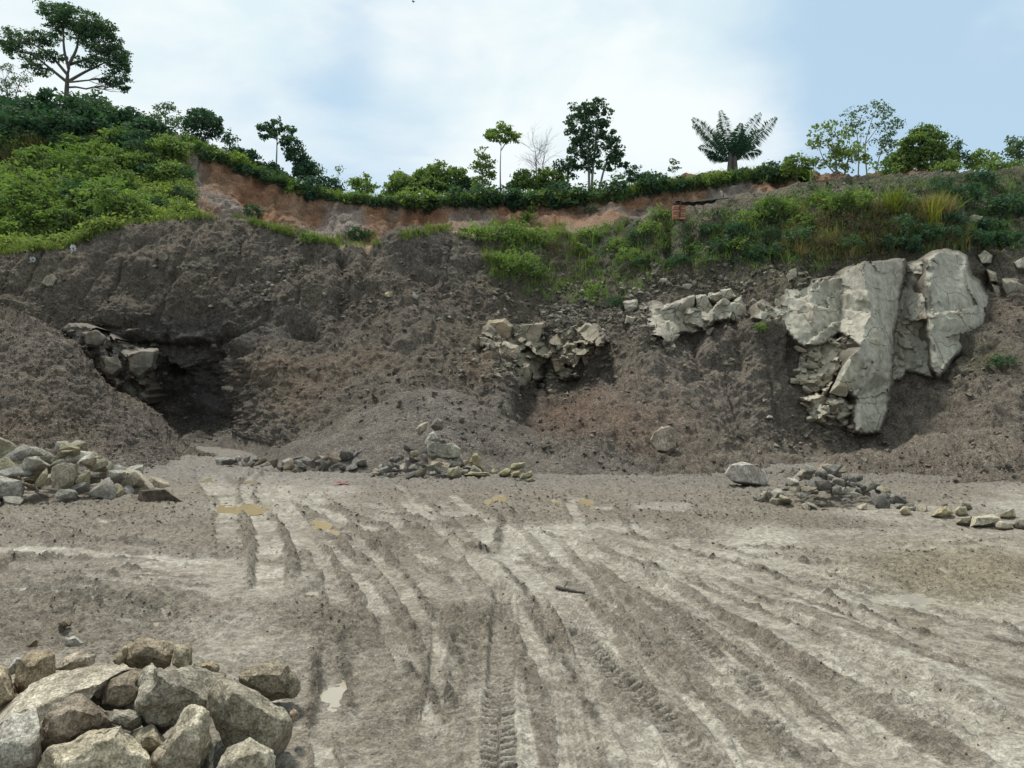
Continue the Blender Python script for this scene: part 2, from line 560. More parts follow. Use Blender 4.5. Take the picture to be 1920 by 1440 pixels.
# ------------------------------------------------------------------ quarry wall
QW = {
 -700: [(900,20),(870,22),(800,25),(700,28),(620,30),(560,32),(490,34),(482,37),(480,44)],
    0: [(870,24),(840,26),(780,28),(700,30),(620,31.5),(550,33),(484,35),(477,37),(478,42)],
  110: [(865,25),(835,27),(780,30),(700,31.5),(625,32.3),(550,33.3),(474,36),(468,38),(466,43)],
  160: [(860,26),(832,28.5),(800,31.2),(690,32.4),(606,32.7),(540,33.8),(452,37),(446,39),(445,45)],
  200: [(858,27),(830,29),(795,31.8),(690,33.0),(612,32.9),(540,34.1),(431,37.5),(428,40),(432,46)],
  250: [(858,27),(828,29),(798,32.2),(700,33.4),(632,33.1),(540,34.3),(420,37.8),(418,40.5),(424,47)],
  330: [(856,27),(826,29.5),(798,32.4),(700,33.9),(640,33.4),(545,34.6),(417,38.0),(415,41),(424,49)],
  390: [(856,27),(826,29.4),(795,32.2),(700,33.8),(640,33.5),(540,34.8),(409,38.2),(412,42),(424,52)],
  440: [(858,25.5),(830,28.2),(785,30.6),(690,32.8),(636,33.4),(530,34.9),(416,38.2),(424,43),(428,55)],
  485: [(866,23),(840,26),(745,28.0),(676,30.3),(628,33.0),(530,34.9),(424,38.2),(434,43),(434,57)],
  560: [(880,20),(852,23.4),(742,27),(650,30.5),(600,33.2),(530,35),(449,38.4),(455,43),(449,59)],
  630: [(890,19),(862,21.8),(755,26),(648,30.2),(596,33.1),(530,35),(464,38.3),(464,43),(454,60)],
  700: [(895,19),(868,21.2),(760,25.5),(650,30),(590,33),(530,35),(468,38.2),(466,43),(456,60)],
  750: [(895,19),(870,20.8),(745,25.6),(645,30),(585,33),(525,35),(450,38.1),(456,43),(450,60)],
  800: [(898,18.5),(872,20.6),(742,25.8),(640,30),(580,33),(520,35),(436,38),(444,43),(444,60)],
  880: [(895,19),(870,20.9),(765,25.4),(662,29),(600,32.2),(530,34.5),(442,38),(442,43),(432,60)],
  940: [(892,19),(868,21.3),(785,25.2),(690,28.3),(610,32.2),(530,34.5),(440,38.5),(436,44),(425,60)],
  962: [(890,19),(866,21.6),(800,25.6),(712,29.4),(610,32.6),(530,34.8),(440,38.7),(436,44),(425,60)],
  990: [(888,19),(864,22),(805,26.4),(735,31.6),(620,33.2),(530,35.2),(440,39),(436,45),(425,60)],
 1080: [(890,19),(866,21),(803,26),(722,31.5),(612,33.2),(530,35.6),(436,40),(432,46),(424,60)],
 1150: [(895,18.5),(872,20.6),(790,25.8),(690,30.6),(602,33),(530,35.6),(420,40.5),(420,47),(414,60)],
 1250: [(910,17.5),(886,19.3),(800,25.3),(690,30),(618,32.5),(540,34.4),(404,40),(408,47),(408,60)],
 1350: [(925,16.5),(900,18.2),(812,25),(700,29.6),(604,32.2),(530,34.2),(384,40.5),(396,47),(402,60)],
 1450: [(930,16),(908,17.5),(820,26.4),(712,29.5),(590,31.2),(500,34),(362,41),(380,47),(396,60)],
 1520: [(930,16),(910,17),(822,28.0),(735,30.1),(590,31.4),(496,33.4),(349,41),(366,47),(400,60)],
 1560: [(930,16),(910,17),(822,28.4),(735,30.6),(590,32.1),(488,33.4),(340,41),(360,47),(400,60)],
 1660: [(935,15.5),(915,16.7),(822,27.6),(735,30.6),(585,32.7),(472,33.8),(330,42),(345,48),(400,62)],
 1750: [(938,15.5),(918,16.6),(812,26.8),(716,30.4),(590,32.8),(466,34.0),(325,42),(340,48),(400,62)],
 1850: [(940,15.5),(920,16.3),(800,25.6),(665,29.6),(598,32.2),(490,34.0),(322,42),(338,48),(400,62)],
 1920: [(940,15.5),(920,16.2),(800,25),(655,28.5),(590,31.5),(480,33.5),(318,42),(335,48),(400,62)],
 2700: [(945,15.5),(930,16),(810,23),(680,26),(600,29),(480,33),(315,42),(335,48),(400,62)],
}
qcols = dense_cols(-700, -30, 1950, 2700, 30, 690)
QP, QPX, QPY, QT = loft(QW, 9, qcols, [8, 80, 84, 62, 60, 84, 22, 10])
TT = np.broadcast_to(QT[:, None], QPX.shape)
N0 = grid_normals(QP)
N0 *= np.where((N0 * (np.array([0, 0, 1.8]) - QP)).sum(-1, keepdims=True) < 0, -1, 1)
flat = QP.reshape(-1, 3)
def nz(f):
    return f.reshape(QPX.shape)
big = nz(fbm(flat, 0.22, 3, 0.5, 3))
mid = nz(fbm(flat, 0.75, 4, 0.55, 11))
fine = nz(fbm(flat, 3.4, 4, 0.6, 23))
rid = nz(ridged(flat * np.array([1.0, 0.55, 0.35]), 0.8, 4, 0.5, 31))       # rills running down the slope
lump = -nz(ridged(flat, 2.6, 4, 0.6, 37))
crumbly = -nz(ridged(flat, 6.0, 4, 0.68, 41))
visible = sstep(TT, 0.6, 1.3) * (1 - sstep(TT, 6.0, 6.6))
slopeL = (1 - sstep(TT, 2.6, 3.3))
disp = 0.50 * big + 0.24 * mid + 0.10 * fine + 0.17 * rid * visible * sstep(TT, 2.0, 3.4) + 0.05 * rid * slopeL + 0.06 * lump + 0.085 * crumbly
disp *= 0.2 + 0.8 * sstep(TT, 0.5, 1.3)
disp *= 1 - 0.55 * sstep(TT, 5.7, 6.2)
rough_apron = blob(QPX, QPY, 1300, 690, 170, 90) + blob(QPX, QPY, 1840, 760, 120, 90)
disp -= 0.25 * rough_apron * nz(ridged(flat, 1.1, 4, 0.55, 53))
disp = disp + blob(QPX, QPY, 370, 700, 120, 100, 4) * (0.55 * mid + 0.25 * nz(ridged(flat * np.array([.6, .6, 1.6]), 1.1, 4, .55, 61)))
# jagged rim and clods hanging at the edge
# hollows and bumps seen in the photograph (px, py, radius x, radius y, metres towards the viewer)
for (px, py, rx, ry, d) in ((572, 626, 30, 16, -1.6), (1008, 690, 16, 36, -1.3), (185, 614, 60, 13, -0.7), (290, 648, 60, 14, -0.6), (400, 690, 40, 16, -0.35), (440, 640, 40, 12, -0.4), (360, 765, 50, 18, 0.35), (300, 740, 30, 20, -0.3), (405, 745, 22, 14, -0.4), (345, 640, 16, 12, .4), (240, 622, 14, 8, .3), (350, 670, 36, 12, 0.4),
                            (640, 560, 12, 110, -0.5), (690, 480, 8, 40, -0.5), (385, 600, 60, 20, -0.5), (930, 600, 26, 60, 0.3),
                            (1298, 445, 14, 46, -0.8), (1254, 460, 9, 40, -0.6), (1276, 455, 12, 50, 0.25), (930, 740, 30, 60, 0.5), (1430, 615, 60, 20, 0.5),
                            (1240, 650, 30, 30, 0.5), (1200, 640, 16, 50, 0.6), (1340, 640, 40, 24, 0.3), (1860, 760, 60, 80, 0.5),
                            (1215, 700, 40, 40, 0.4), (520, 700, 40, 26, 0.6), (620, 700, 40, 20, 0.4), (1560, 400, 70, 40, 0.8), (1690, 400, 90, 40, 0.8),
                            (1420, 420, 60, 30, 0.6), (330, 520, 60, 60, 0.5), (770, 470, 40, 30, 0.5), (1750, 880, 90, 18, 0.25), (1600, 870, 40, 16, 0.2)):
    disp = disp + d * blob(QPX, QPY, px, py, rx, ry)
QP = QP + N0 * disp[..., None]
lowz = sstep(TT, 0.55, 1.05) * (1 - sstep(TT, 1.3, 2.0)) * (0.25 + 0.75 * sstep(QPX, 960, 1120))
QP[..., 2] += lowz * (0.26 + 0.16 * mid + 0.10 * lump + 0.06 * crumbly)
QP[..., 2] -= 1.0 * (1 - sstep(TT, 0.0, 0.6))
gul = np.clip(nz(ridged(np.stack([flat[:, 0] * 1.0, flat[:, 1] * .25, flat[:, 2] * .12], -1), 1.15, 3, .5, 67)) - .45, 0, 1)
QP = QP - N0 * (gul * 0.55 * visible * sstep(TT, 2.0, 3.0))[..., None]
# grey heap of fresh gravel in the middle: a cone poured on the talus
apex = at(800, 700, 25.3)
rr = np.hypot(QP[..., 0] - apex[0], (QP[..., 1] - apex[1]) * 1.0)
cone = apex[2] - 0.53 * rr - 0.35 * np.exp(-(rr / 0.9) ** 2) + 0.10 * nz(fbm(flat, 1.2, 3, 0.5, 71)) + 0.03 * nz(fbm(flat, 5.0, 3, 0.5, 73))
in_cone = sstep(cone - QP[..., 2], -0.1, 0.7) * (QPX > 560) * (QPX < 1010)
QP[..., 2] = np.where((QPX > 520) & (QPX < 1030), np.maximum(QP[..., 2], cone), QP[..., 2])

# earth colours
def mixc(c, w, col):
    return c * (1 - w[..., None]) + np.array(col) * w[..., None]
qc = np.zeros(QP.shape) + np.array((0.125, 0.108, 0.087))
qc = mixc(qc, np.clip(0.5 + 0.8 * big, 0, 1) * 0.4, (0.142, 0.124, 0.102))
qc = mixc(qc, np.clip(0.9 * nz(fbm(flat, 0.35, 3, 0.5, 91)) - 0.1, 0, 1) * 0.6, (0.142, 0.112, 0.082))
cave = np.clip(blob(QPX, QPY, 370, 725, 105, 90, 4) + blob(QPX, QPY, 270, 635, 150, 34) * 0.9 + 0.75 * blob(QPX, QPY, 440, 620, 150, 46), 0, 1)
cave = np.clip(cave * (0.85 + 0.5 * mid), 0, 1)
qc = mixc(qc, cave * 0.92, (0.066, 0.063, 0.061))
qc = mixc(qc, np.clip(in_cone, 0, 1) * 0.85, (0.150, 0.137, 0.120))
qc = mixc(qc, 0.8 * blob(QPX, QPY, 870, 800, 160, 70) * np.clip(0.8 + mid, 0, 1), (0.150, 0.138, 0.122))
for (px, py, rx, ry, w) in ((520, 700, 60, 30, .8), (590, 720, 60, 30, .6), (700, 690, 70, 25, .6), (900, 690, 80, 50, .6), (560, 760, 40, 40, .5)):
    qc = mixc(qc, np.clip(w * blob(QPX, QPY, px, py, rx, ry) * (1 + 0.8 * mid), 0, 1), (0.155, 0.120, 0.088))
for (px, py, rx, ry, w) in ((1140, 780, 110, 45, .8), (1170, 730, 60, 40, .7), (1260, 770, 40, 40, .6), (1060, 800, 60, 30, .6)):
    qc = mixc(qc, np.clip(w * blob(QPX, QPY, px, py, rx, ry) * (1 + 0.9 * mid), 0, 1), (0.155, 0.108, 0.080))
ap = np.clip(blob(QPX, QPY, 1310, 690, 200, 110, 3) + blob(QPX, QPY, 1830, 740, 160, 120, 3), 0, 1)
qc = mixc(qc, ap * 0.85, (0.172, 0.151, 0.126))
low_r = sstep(QPX, 1150, 1420) * (1 - sstep(TT, 1.9, 2.4))
qc = mixc(qc, low_r * 0.85, (0.178, 0.154, 0.126))
low_m = (1 - sstep(TT, 1.25, 1.6)) * (1 - sstep(QPX, 1150, 1420))
qc = mixc(qc, low_m * 0.5, (0.17, 0.155, 0.138))
qc = mixc(qc, np.clip(blob(QPX, QPY, 780, 480, 90, 40) * 0.6, 0, 1), (0.155, 0.135, 0.120))
moss = np.clip(sstep(QPX, 880, 960) * (1 - sstep(QPY, 500, 590)) * sstep(QPY, 330, 400) * (0.55 + 0.9 * mid), 0, 1)
moss = np.maximum(moss, np.clip(sstep(QPX, 1250, 1500) * (1 - sstep(QPY, 470, 540)) * (0.6 + 0.9 * mid), 0, 1))
moss = np.maximum(moss, np.clip(blob(QPX, QPY, 1870, 690, 60, 30) + blob(QPX, QPY, 1425, 620, 24, 16) + 0.5 * blob(QPX, QPY, 860, 640, 60, 30), 0, 1) * (0.5 + mid))
moss = np.clip(moss, 0, 1)
qc = mixc(qc, moss * 0.75, (0.070, 0.080, 0.036))
bench = sstep(TT, 6.05, 6.4)
qc = mixc(qc, bench * 0.8, (0.10, 0.12, 0.045))
qc = mixc(qc, bench * sstep(QPX, 600, 700) * 0.6, (0.24, 0.17, 0.11))
strata = nz(fbm(np.stack([flat[:, 0] * .12, flat[:, 1] * .12, flat[:, 2] * 1.0 + flat[:, 0] * .06], -1), 1.1, 4, .55, 141)) * visible * sstep(TT, 2.6, 3.4)
qc = mixc(qc, np.clip(strata * 1.4, 0, 1) * .45 * (1 - cave), (0.165, 0.140, 0.108))
qc = mixc(qc, np.clip(-strata * 1.4, 0, 1) * .45, (0.078, 0.069, 0.060))
qc = qc * 1.24 * (1 + 0.25 * nz(fbm(flat, 2.0, 3, 0.6, 97)))[..., None]
qF = grid_faces(*QPX.shape)
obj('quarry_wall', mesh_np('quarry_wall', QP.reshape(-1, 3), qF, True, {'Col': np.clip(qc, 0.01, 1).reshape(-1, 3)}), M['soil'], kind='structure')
reg_surface(QP.reshape(-1, 3), qF)

# ------------------------------------------------------------------ upper face and green hill
UF = {
 -700: [(500,36),(474,38.5),(380,50),(225,70),(200,76),(200,110)],
    0: [(500,36),(474,38.5),(385,50),(235,68),(205,76),(230,110)],
  120: [(490,37),(464,39),(380,50),(240,68),(212,76),(240,110)],
  220: [(470,38),(434,40.5),(360,50),(246,67),(224,75),(260,110)],
  320: [(450,40),(416,42.5),(350,52),(262,65),(250,72),(290,110)],
  345: [(450,41),(416,44),(350,54),(268,64),(258,70),(300,110)],
  372: [(450,43),(418,48),(360,57),(282,63),(274,68),(310,110)],
  420: [(455,46),(424,53),(372,57.5),(304,61.6),(298,67),(330,110)],
  480: [(460,49),(432,55.5),(386,59),(328,61.8),(324,68),(350,110)],
  560: [(475,51),(446,57),(404,60),(358,62.2),(354,68),(370,110)],
  640: [(480,52),(452,58),(414,60.4),(376,62.3),(374,68),(380,110)],
  740: [(480,52),(450,58),(416,60.3),(384,62.2),(382,68),(390,110)],
  860: [(470,52),(434,58),(408,60.3),(382,62.2),(380,68),(390,110)],
 1000: [(460,52),(420,58.5),(400,60.6),(378,62.4),(376,68),(385,110)],
 1120: [(455,52),(412,58.5),(394,60.6),(374,62.4),(372,68),(380,110)],
 1220: [(450,52),(406,58.5),(380,60),(354,61.8),(352,68),(365,110)],
 1310: [(445,52),(400,58),(372,60),(344,62),(342,66),(350,110)],
 1400: [(440,51),(392,56),(362,58),(332,60),(330,66),(340,110)],
 1500: [(430,50),(384,54),(358,57),(330,60),(328,66),(340,110)],
 1600: [(430,50),(390,54),(368,57),(338,60),(334,66),(340,110)],
 1920: [(430,50),(390,54),(366,57),(336,60),(330,66),(335,110)],
 2700: [(430,50),(390,54),(366,57),(336,60),(330,66),(335,110)],
}
ucols = dense_cols(-700, -30, 1950, 2700, 24, 460)
UP, UPX, UPY, UT = loft(UF, 6, ucols, [8, 45, 55, 14, 8])
TU = np.broadcast_to(UT[:, None], UPX.shape)
N1 = grid_normals(UP)
N1 *= np.where((N1 * (np.array([0, 0, 1.8]) - UP)).sum(-1, keepdims=True) < 0, -1, 1)
uf = UP.reshape(-1, 3)
def nu(f):
    return f.reshape(UPX.shape)
ubig = nu(fbm(uf, 0.16, 3, 0.5, 103)); umid = nu(fbm(uf, 0.6, 4, 0.55, 107)); ufine = nu(fbm(uf, 2.2, 4, 0.6, 109))
urid = nu(ridged(uf * np.array([1.0, 0.4, 0.18]), 0.75, 4, 0.6, 113))
hill = 1 - sstep(UPX, 315, 380)
d = 0.45 * ubig + 0.2 * umid + 0.1 * ufine + 0.75 * urid * (1 - hill) * sstep(TU, 0.6, 1.2) * (1 - sstep(TU, 2.9, 3.2)) + 1.1 * hill * ubig
UP = UP + N1 * (d * (1 - 0.6 * sstep(TU, 2.9, 3.3)))[..., None]
uc = np.zeros(UP.shape) + np.array((0.27, 0.160, 0.100))
uc = mixc(uc, np.clip(0.5 + 1.1 * umid, 0, 1) * 0.6, (0.31, 0.215, 0.145))
uc = mixc(uc, np.clip(nu(fbm(uf, 0.35, 3, 0.5, 127)) * 1.6, 0, 1) * 0.7, (0.33, 0.155, 0.085))
grey = np.clip((nu(fbm(uf * np.array([1, 1, 0.6]), 0.30, 3, 0.5, 131)) * 1.8 + 0.9 * (1 - sstep(TU, 1.2, 2.0)) - 0.35), 0, 1)
uc = mixc(uc, grey * 0.8, (0.27, 0.25, 0.235))
uc = mixc(uc, blob(UPX, UPY, 362, 340, 20, 60) * 0.9, (0.30, 0.28, 0.26))
topband = sstep(TU, 2.45, 2.85) * (1 - hill)
uc = mixc(uc, topband * 0.75, (0.17, 0.088, 0.055))
uc = mixc(uc, sstep(TU, 2.9, 3.05), (0.05, 0.075, 0.03))
uc = mixc(uc, hill, (0.055, 0.085, 0.028))
uc = uc * np.where(hill > .5, 1.0, 0.92)[..., None] * (1 + 0.3 * ufine[..., None] + 0.18 * urid[..., None])
uF = grid_faces(*UPX.shape)
obj('hillside', mesh_np('hillside', UP.reshape(-1, 3), uF, True, {'Col': np.clip(uc, 0.01, 1).reshape(-1, 3)}), M['soil'], kind='structure')
reg_surface(UP.reshape(-1, 3), uF)

# ------------------------------------------------------------------ dirt mound on the near side of the pit
MD = {
 -700: [(935,15),(880,17),(700,21),(480,26),(500,29),(860,33)],
 -200: [(920,16),(872,18),(720,21.5),(540,25.5),(560,28),(860,32)],
    0: [(905,17),(866,19),(735,22),(588,25.2),(612,27.5),(850,31)],
  100: [(900,17.5),(866,20),(750,22.6),(630,25.2),(655,27.5),(850,30.5)],
  200: [(895,18),(868,20.5),(792,23),(722,25.2),(742,27),(848,29.5)],
  280: [(890,18.5),(866,21),(822,23.2),(782,25),(796,26.5),(846,28.5)],
  330: [(888,19),(868,21.5),(846,23.3),(830,24.6),(834,25.6),(852,27.5)],
  365: [(890,19),(872,21.5),(862,23.0),(856,23.8),(857,24.6),(866,26)],
  420: [(895,19),(880,21),(876,22.2),(874,23.2),(874,24),(880,25)],
}
mcols = np.concatenate([np.linspace(-700, -20, 50, endpoint=False), np.linspace(-20, 420, 220)])
MP, MPX, MPY, MT = loft(MD, 6, mcols, [10, 80, 80, 12, 12])
TM = np.broadcast_to(MT[:, None], MPX.shape)
N2 = grid_normals(MP)
N2 *= np.where((N2 * (np.array([0, 0, 1.8]) - MP)).sum(-1, keepdims=True) < 0, -1, 1)
mf = MP.reshape(-1, 3)
def nm(f):
    return f.reshape(MPX.shape)
mmid = nm(fbm(mf, 0.8, 4, 0.55, 203)); mfine = nm(fbm(mf, 3.6, 4, 0.6, 207))
mrid = -nm(ridged(mf, 2.4, 4, 0.6, 211))
MP = MP + N2 * ((0.16 * mmid + 0.06 * mfine + 0.05 * mrid - 0.06 * nm(ridged(mf, 6.0, 4, 0.68, 215)) + 0.25 * nm(fbm(mf, 0.3, 2, 0.5, 213))) * (0.3 + 0.7 * sstep(TM, 0.4, 1.6)))[..., None]
mc = np.zeros(MP.shape) + np.array((0.142, 0.124, 0.104))
mc = mixc(mc, np.clip(0.5 + 1.3 * nm(fbm(mf * np.array([1, 0.5, 0.5]), 0.5, 3, 0.5, 217)), 0, 1) * 0.7, (0.165, 0.132, 0.098))
mc = mixc(mc, np.clip(1.5 * mrid, 0, 1) * 0.35, (0.19, 0.172, 0.15))
mc = mixc(mc, (1 - sstep(TM, 0.9, 1.5)) * 0.6, (0.19, 0.17, 0.145))
mc *= 1.2 * (1 + 0.25 * mfine[..., None])
mF = grid_faces(*MPX.shape)
obj('dirt_mound', mesh_np('dirt_mound', MP.reshape(-1, 3), mF, True, {'Col': np.clip(mc, 0.01, 1).reshape(-1, 3)}), M['soil'], kind='structure')
reg_surface(MP.reshape(-1, 3), mF)

# ------------------------------------------------------------------ quarry floor
gy = np.concatenate([np.linspace(-14, 1.6, 14, endpoint=False), np.linspace(1.6, 3.55, 20, endpoint=False),
                     1.0 / np.linspace(1 / 3.55, 1 / 24.0, 460, endpoint=False), np.linspace(24, 40, 40)])
gu = np.concatenate([np.linspace(-1.5, -0.72, 24, endpoint=False), np.linspace(-0.72, 0.72, 660, endpoint=False), np.linspace(0.72, 1.5, 24)])
YY, UU = np.meshgrid(gy, gu, indexing='ij')
XX = UU * np.maximum(YY, 3.0)
XY = np.stack([XX, YY], -1)
gf = XY.reshape(-1, 2)
def ng(f):
    return f.reshape(YY.shape)
g_big = ng(fbm(gf, 0.28, 3, 0.5, 301)); g_mid = ng(fbm(gf, 1.2, 4, 0.55, 307)); g_clod = ng(fbm(gf, 5.5, 4, 0.62, 311)); g_fine = ng(fbm(gf, 16.0, 4, 0.65, 313))
g_lump = -ng(ridged(gf, 4.2, 4, 0.6, 317))
nearfade = np.clip(1.3 - YY / 30, 0.3, 1)
H = 0.055 * g_big + 0.030 * g_mid
rough = np.clip(0.42 + 0.75 * ng(fbm(gf, 0.5, 3, 0.5, 331)) + 0.35 * g_mid, 0, 1)      # 1 = churned crumbs, 0 = smooth
GPX, GPY = to_px(np.stack([XX, YY, np.zeros_like(XX)], -1))
GPY = np.where(YY > 0.5, GPY, 3000.0)
for (px, py, rx, ry, w) in ((780, 1300, 230, 160, .35), (720, 1150, 160, 60, .2), (150, 960, 260, 40, .6), (120, 1150, 200, 30, .3), (1750, 1010, 260, 60, .3), (640, 1000, 80, 50, .3),
                            (250, 930, 200, 30, .5), (1300, 930, 250, 20, .4), (1000, 960, 400, 50, .25)):
    rough = rough + w * blob(GPX, GPY, px, py, rx, ry)
rough = rough + 0.6 * sstep(895 - GPY, -20, 20)
for (px, py, rx, ry, w) in ((1600, 1330, 500, 130, .45), (1200, 1180, 200, 60, .25), (1450, 1180, 250, 70, .25), (520, 1230, 120, 50, .3), (1150, 1330, 100, 120, .3)):
    rough = rough - w * blob(GPX, GPY, px, py, rx, ry)
rough = rough + 0.5 * sstep(930 - GPY, -20, 30) * sstep(GPX, 560, 760)
rough = np.clip(rough, 0, 1)
pale = np.clip(1 - 1.5 * rough + 0.5 * g_mid, 0, 1) * 0.85
dark = np.zeros_like(H)
ochre = np.zeros_like(H)

def poly_dist(pts, width):
    """distance to a ground polyline: returns (mask idx, signed lateral t, arc length s, total)"""
    pts = np.asarray(pts, float)
    u = np.linspace(0, 1, len(pts))
    c = pchip(u, pts, np.linspace(0, 1, max(8, 6 * len(pts))))
    lo, hi = c.min(0) - width, c.max(0) + width
    idx = np.nonzero((gf[:, 0] > lo[0]) & (gf[:, 0] < hi[0]) & (gf[:, 1] > lo[1]) & (gf[:, 1] < hi[1]))[0]
    q = gf[idx]
    best = np.full(len(q), 1e9); bt = np.zeros(len(q)); bs = np.zeros(len(q)); s0 = 0.0
    for a, b in zip(c[:-1], c[1:]):
        ab = b - a
        L = np.hypot(*ab) + 1e-9
        w = np.clip(((q - a) @ ab) / (L * L), 0, 1)
        r = q - (a + w[:, None] * ab)
        dd = np.hypot(r[:, 0], r[:, 1])
        m = dd < best
        sg = np.sign(ab[0] * (q - a)[:, 1] - ab[1] * (q - a)[:, 0])
        best[m] = dd[m]; bt[m] = (dd * sg)[m]; bs[m] = (s0 + w * L)[m]
        s0 += L
    k = best < width
    return idx[k], bt[k], bs[k], s0
Hf, Rf, Pf, Df, Of = H.ravel(), rough.ravel(), pale.ravel(), dark.ravel(), ochre.ravel()
def track(px_pts, half, kind, strength=1.0, seed=0, depth=0.03, pitch=0.085, wobble=True):
    pts = [ground_at(x, y)[:2] for x, y in px_pts]
    idx, t, s, L = poly_dist(pts, half * 2.2)
    if len(idx) == 0:
        return
    n_e = noise(gf[idx], 3.5, 400 + seed) * 0.18 + noise(gf[idx], 12.0, 440 + seed) * 0.10
    e = np.abs(t) / half + (n_e if kind != 'tread' else n_e * 0.4)
    inside = 1 - sstep(e, 0.85, 1.08)
    ends = sstep(s, 0.0, 0.35) * (1 - sstep(s, L - 0.35, L)) if kind != 'tread' else sstep(s, 0.0, 0.15)
    inside = inside * ends
    berm = np.exp(-((e - 1.22) / 0.22) ** 2) * ends
    st = np.stack([s * 0.6, t * 5.0 / max(half, .05) * 0.35], -1)
    an = noise(st, 2.2, 470 + seed) * 0.6 + noise(st, 6.0, 480 + seed) * 0.4
    patch = np.clip(0.85 + 0.7 * noise(gf[idx], 1.5, 490 + seed) + 0.4 * noise(gf[idx], 5.0, 491 + seed), 0, 1)
    if kind == 'tread':
        lat = t / half
        ph = s / pitch + np.where(lat > 0, 0.5, 0.0) - 0.55 * np.abs(lat)
        lug = sstep(np.abs((ph % 1.0) - 0.5) * 2, 0.42, 0.62)
        lug = np.where(np.abs(lat) < 0.07, 0.0, lug)
        keep = np.clip(0.8 + 0.7 * noise(np.stack([s, t], -1), 1.6, 495 + seed), 0.1, 1)
        Hf[idx] = Hf[idx] * (1 - 0.5 * inside * strength) + strength * inside * (-depth + 0.042 * lug * keep) + 0.016 * berm * strength
        Rf[idx] = Rf[idx] * (1 - 0.75 * inside)
        Pf[idx] = Pf[idx] * (1 - inside * 0.7) + inside * 0.22
        Df[idx] = np.maximum(Df[idx], inside * (1 - lug) * 0.40 * keep * strength)  # shade in the grooves between lugs, painted into the mud colour
    elif kind == 'ribbed':       # fine grooves running along the track
        lat = t / half
        rib = sstep(np.abs(((lat * 3.5) % 1.0) - 0.5) * 2, 0.25, 0.75)
        Hf[idx] = Hf[idx] * (1 - 0.5 * inside) + inside * strength * (-depth + 0.014 * rib)
        Rf[idx] *= 1 - 0.9 * inside
        Pf[idx] = Pf[idx] * (1 - inside) + inside * (0.55 + 0.3 * rib) * patch
    elif kind == 'smooth':       # slick pale rut
        Hf[idx] = Hf[idx] * (1 - 0.4 * inside) + inside * strength * (-depth + 0.006 * an) + 0.020 * berm * strength
        Rf[idx] = Rf[idx] * (1 - 0.85 * inside * patch) + 0.35 * berm
        Pf[idx] = Pf[idx] * (1 - inside * patch) + inside * patch * np.clip(0.85 + 0.3 * an, 0, 1) * strength
        Df[idx] = np.maximum(Df[idx], berm * 0.35 * np.clip(0.4 + an, 0, 1))
    elif kind == 'brown':        # dragged brown mud
        Hf[idx] += inside * strength * (0.004 + 0.010 * an)
        Rf[idx] = Rf[idx] * (1 - 0.45 * inside) + 0.2 * inside
        Pf[idx] *= 1 - 0.85 * inside * patch
    elif kind == 'ridge':        # thrown-up row of clods
        g = np.exp(-(e / 0.6) ** 2) * ends * patch
        cl = 0.5 + 0.9 * noise(gf[idx], 6.0, 500 + seed) + 0.6 * noise(gf[idx], 15.0, 505 + seed)
        Hf[idx] += g * strength * np.clip(0.045 * cl + 0.012, 0, 0.10)
        Rf[idx] = np.clip(Rf[idx] + 0.8 * g, 0, 1)
        Pf[idx] *= 1 - g
        Df[idx] = np.maximum(Df[idx], np.clip(g * (0.1 + 0.9 * cl), 0, 1) * 0.7)

# rows swung across the floor from the far side to the lower right
track([(1090,1010),(1300,1085),(1560,1215),(2000,1420)], .22, 'smooth', .9, 1)
track([(1110,1040),(1260,1120),(1450,1230),(1760,1460)], .16, 'smooth', .9, 2)
track([(1060,1110),(1160,1170),(1320,1290),(1520,1460)], .12, 'brown', 1, 3)
track([(1100,1080),(1190,1150),(1300,1250),(1420,1400),(1450,1460)], .10, 'smooth', 1, 4)
track([(1080,1060),(1300,1150),(1600,1300),(1900,1480)], .12, 'brown', 1, 5)
track([(1150,1000),(1450,1070),(1700,1140),(2050,1240)], .10, 'ridge', .5, 6)
track([(1120,985),(1450,1050),(1720,1110),(2050,1190)], .25, 'smooth', .8, 7)
track([(1250,1060),(1500,1140),(1800,1240),(2050,1320)], .12, 'brown', 1, 8)
track([(1280,1080),(1460,1150),(1640,1230)], .05, 'ridge', .5, 9)
track([(1400,1050),(1520,1100),(1640,1150),(1800,1200)], .07, 'ridge', .7, 10)
track([(1180,1230),(1330,1310),(1600,1460)], .10, 'brown', 1, 11)
track([(1130,1090),(1200,1160),(1275,1265)], .07, 'smooth', 1, 12, .03)
track([(1160,1160),(1250,1290),(1300,1370)], .05, 'brown', 1, 13)
track([(1260,1160),(1470,1290),(1700,1460)], .16, 'smooth', .9, 14)
track([(1500,1190),(1700,1280),(1960,1380)], .12, 'smooth', .9, 15)
# left side: crossing rows
track([(-120,1020),(60,1022),(200,1035),(340,1050),(440,1052)], .22, 'smooth', 1.0, 20)
track([(-100,1000),(80,1000),(200,1008),(330,1018)], .14, 'ridge', 1.0, 21)
track([(-120,1045),(80,1040),(200,1045)], .10, 'ridge', .9, 22)
track([(-120,1075),(100,1085),(260,1112),(400,1130)], .10, 'brown', 1, 23)
track([(-100,1060),(120,1072),(280,1095),(420,1110)], .07, 'ridge', .9, 24)
track([(-80,1090),(100,1110),(230,1135),(340,1150)], .10, 'smooth', 1, 25)
track([(-100,1100),(60,1115),(200,1140),(330,1158)], .08, 'ridge', 1.2, 26)
track([(60,1170),(200,1125),(280,1130),(380,1128)], .08, 'ridge', .8, 27)
track([(-60,985),(100,975),(260,965),(400,975)], .12, 'ridge', 1.1, 28)
track([(-100,955),(100,950),(230,942),(330,930)], .25, 'ridge', 1.2, 29)
track([(230,1130),(300,1150),(370,1165)], .05, 'smooth', 1, 30)
track([(200,990),(300,980),(400,985)], .10, 'ridge', 1.0, 31)
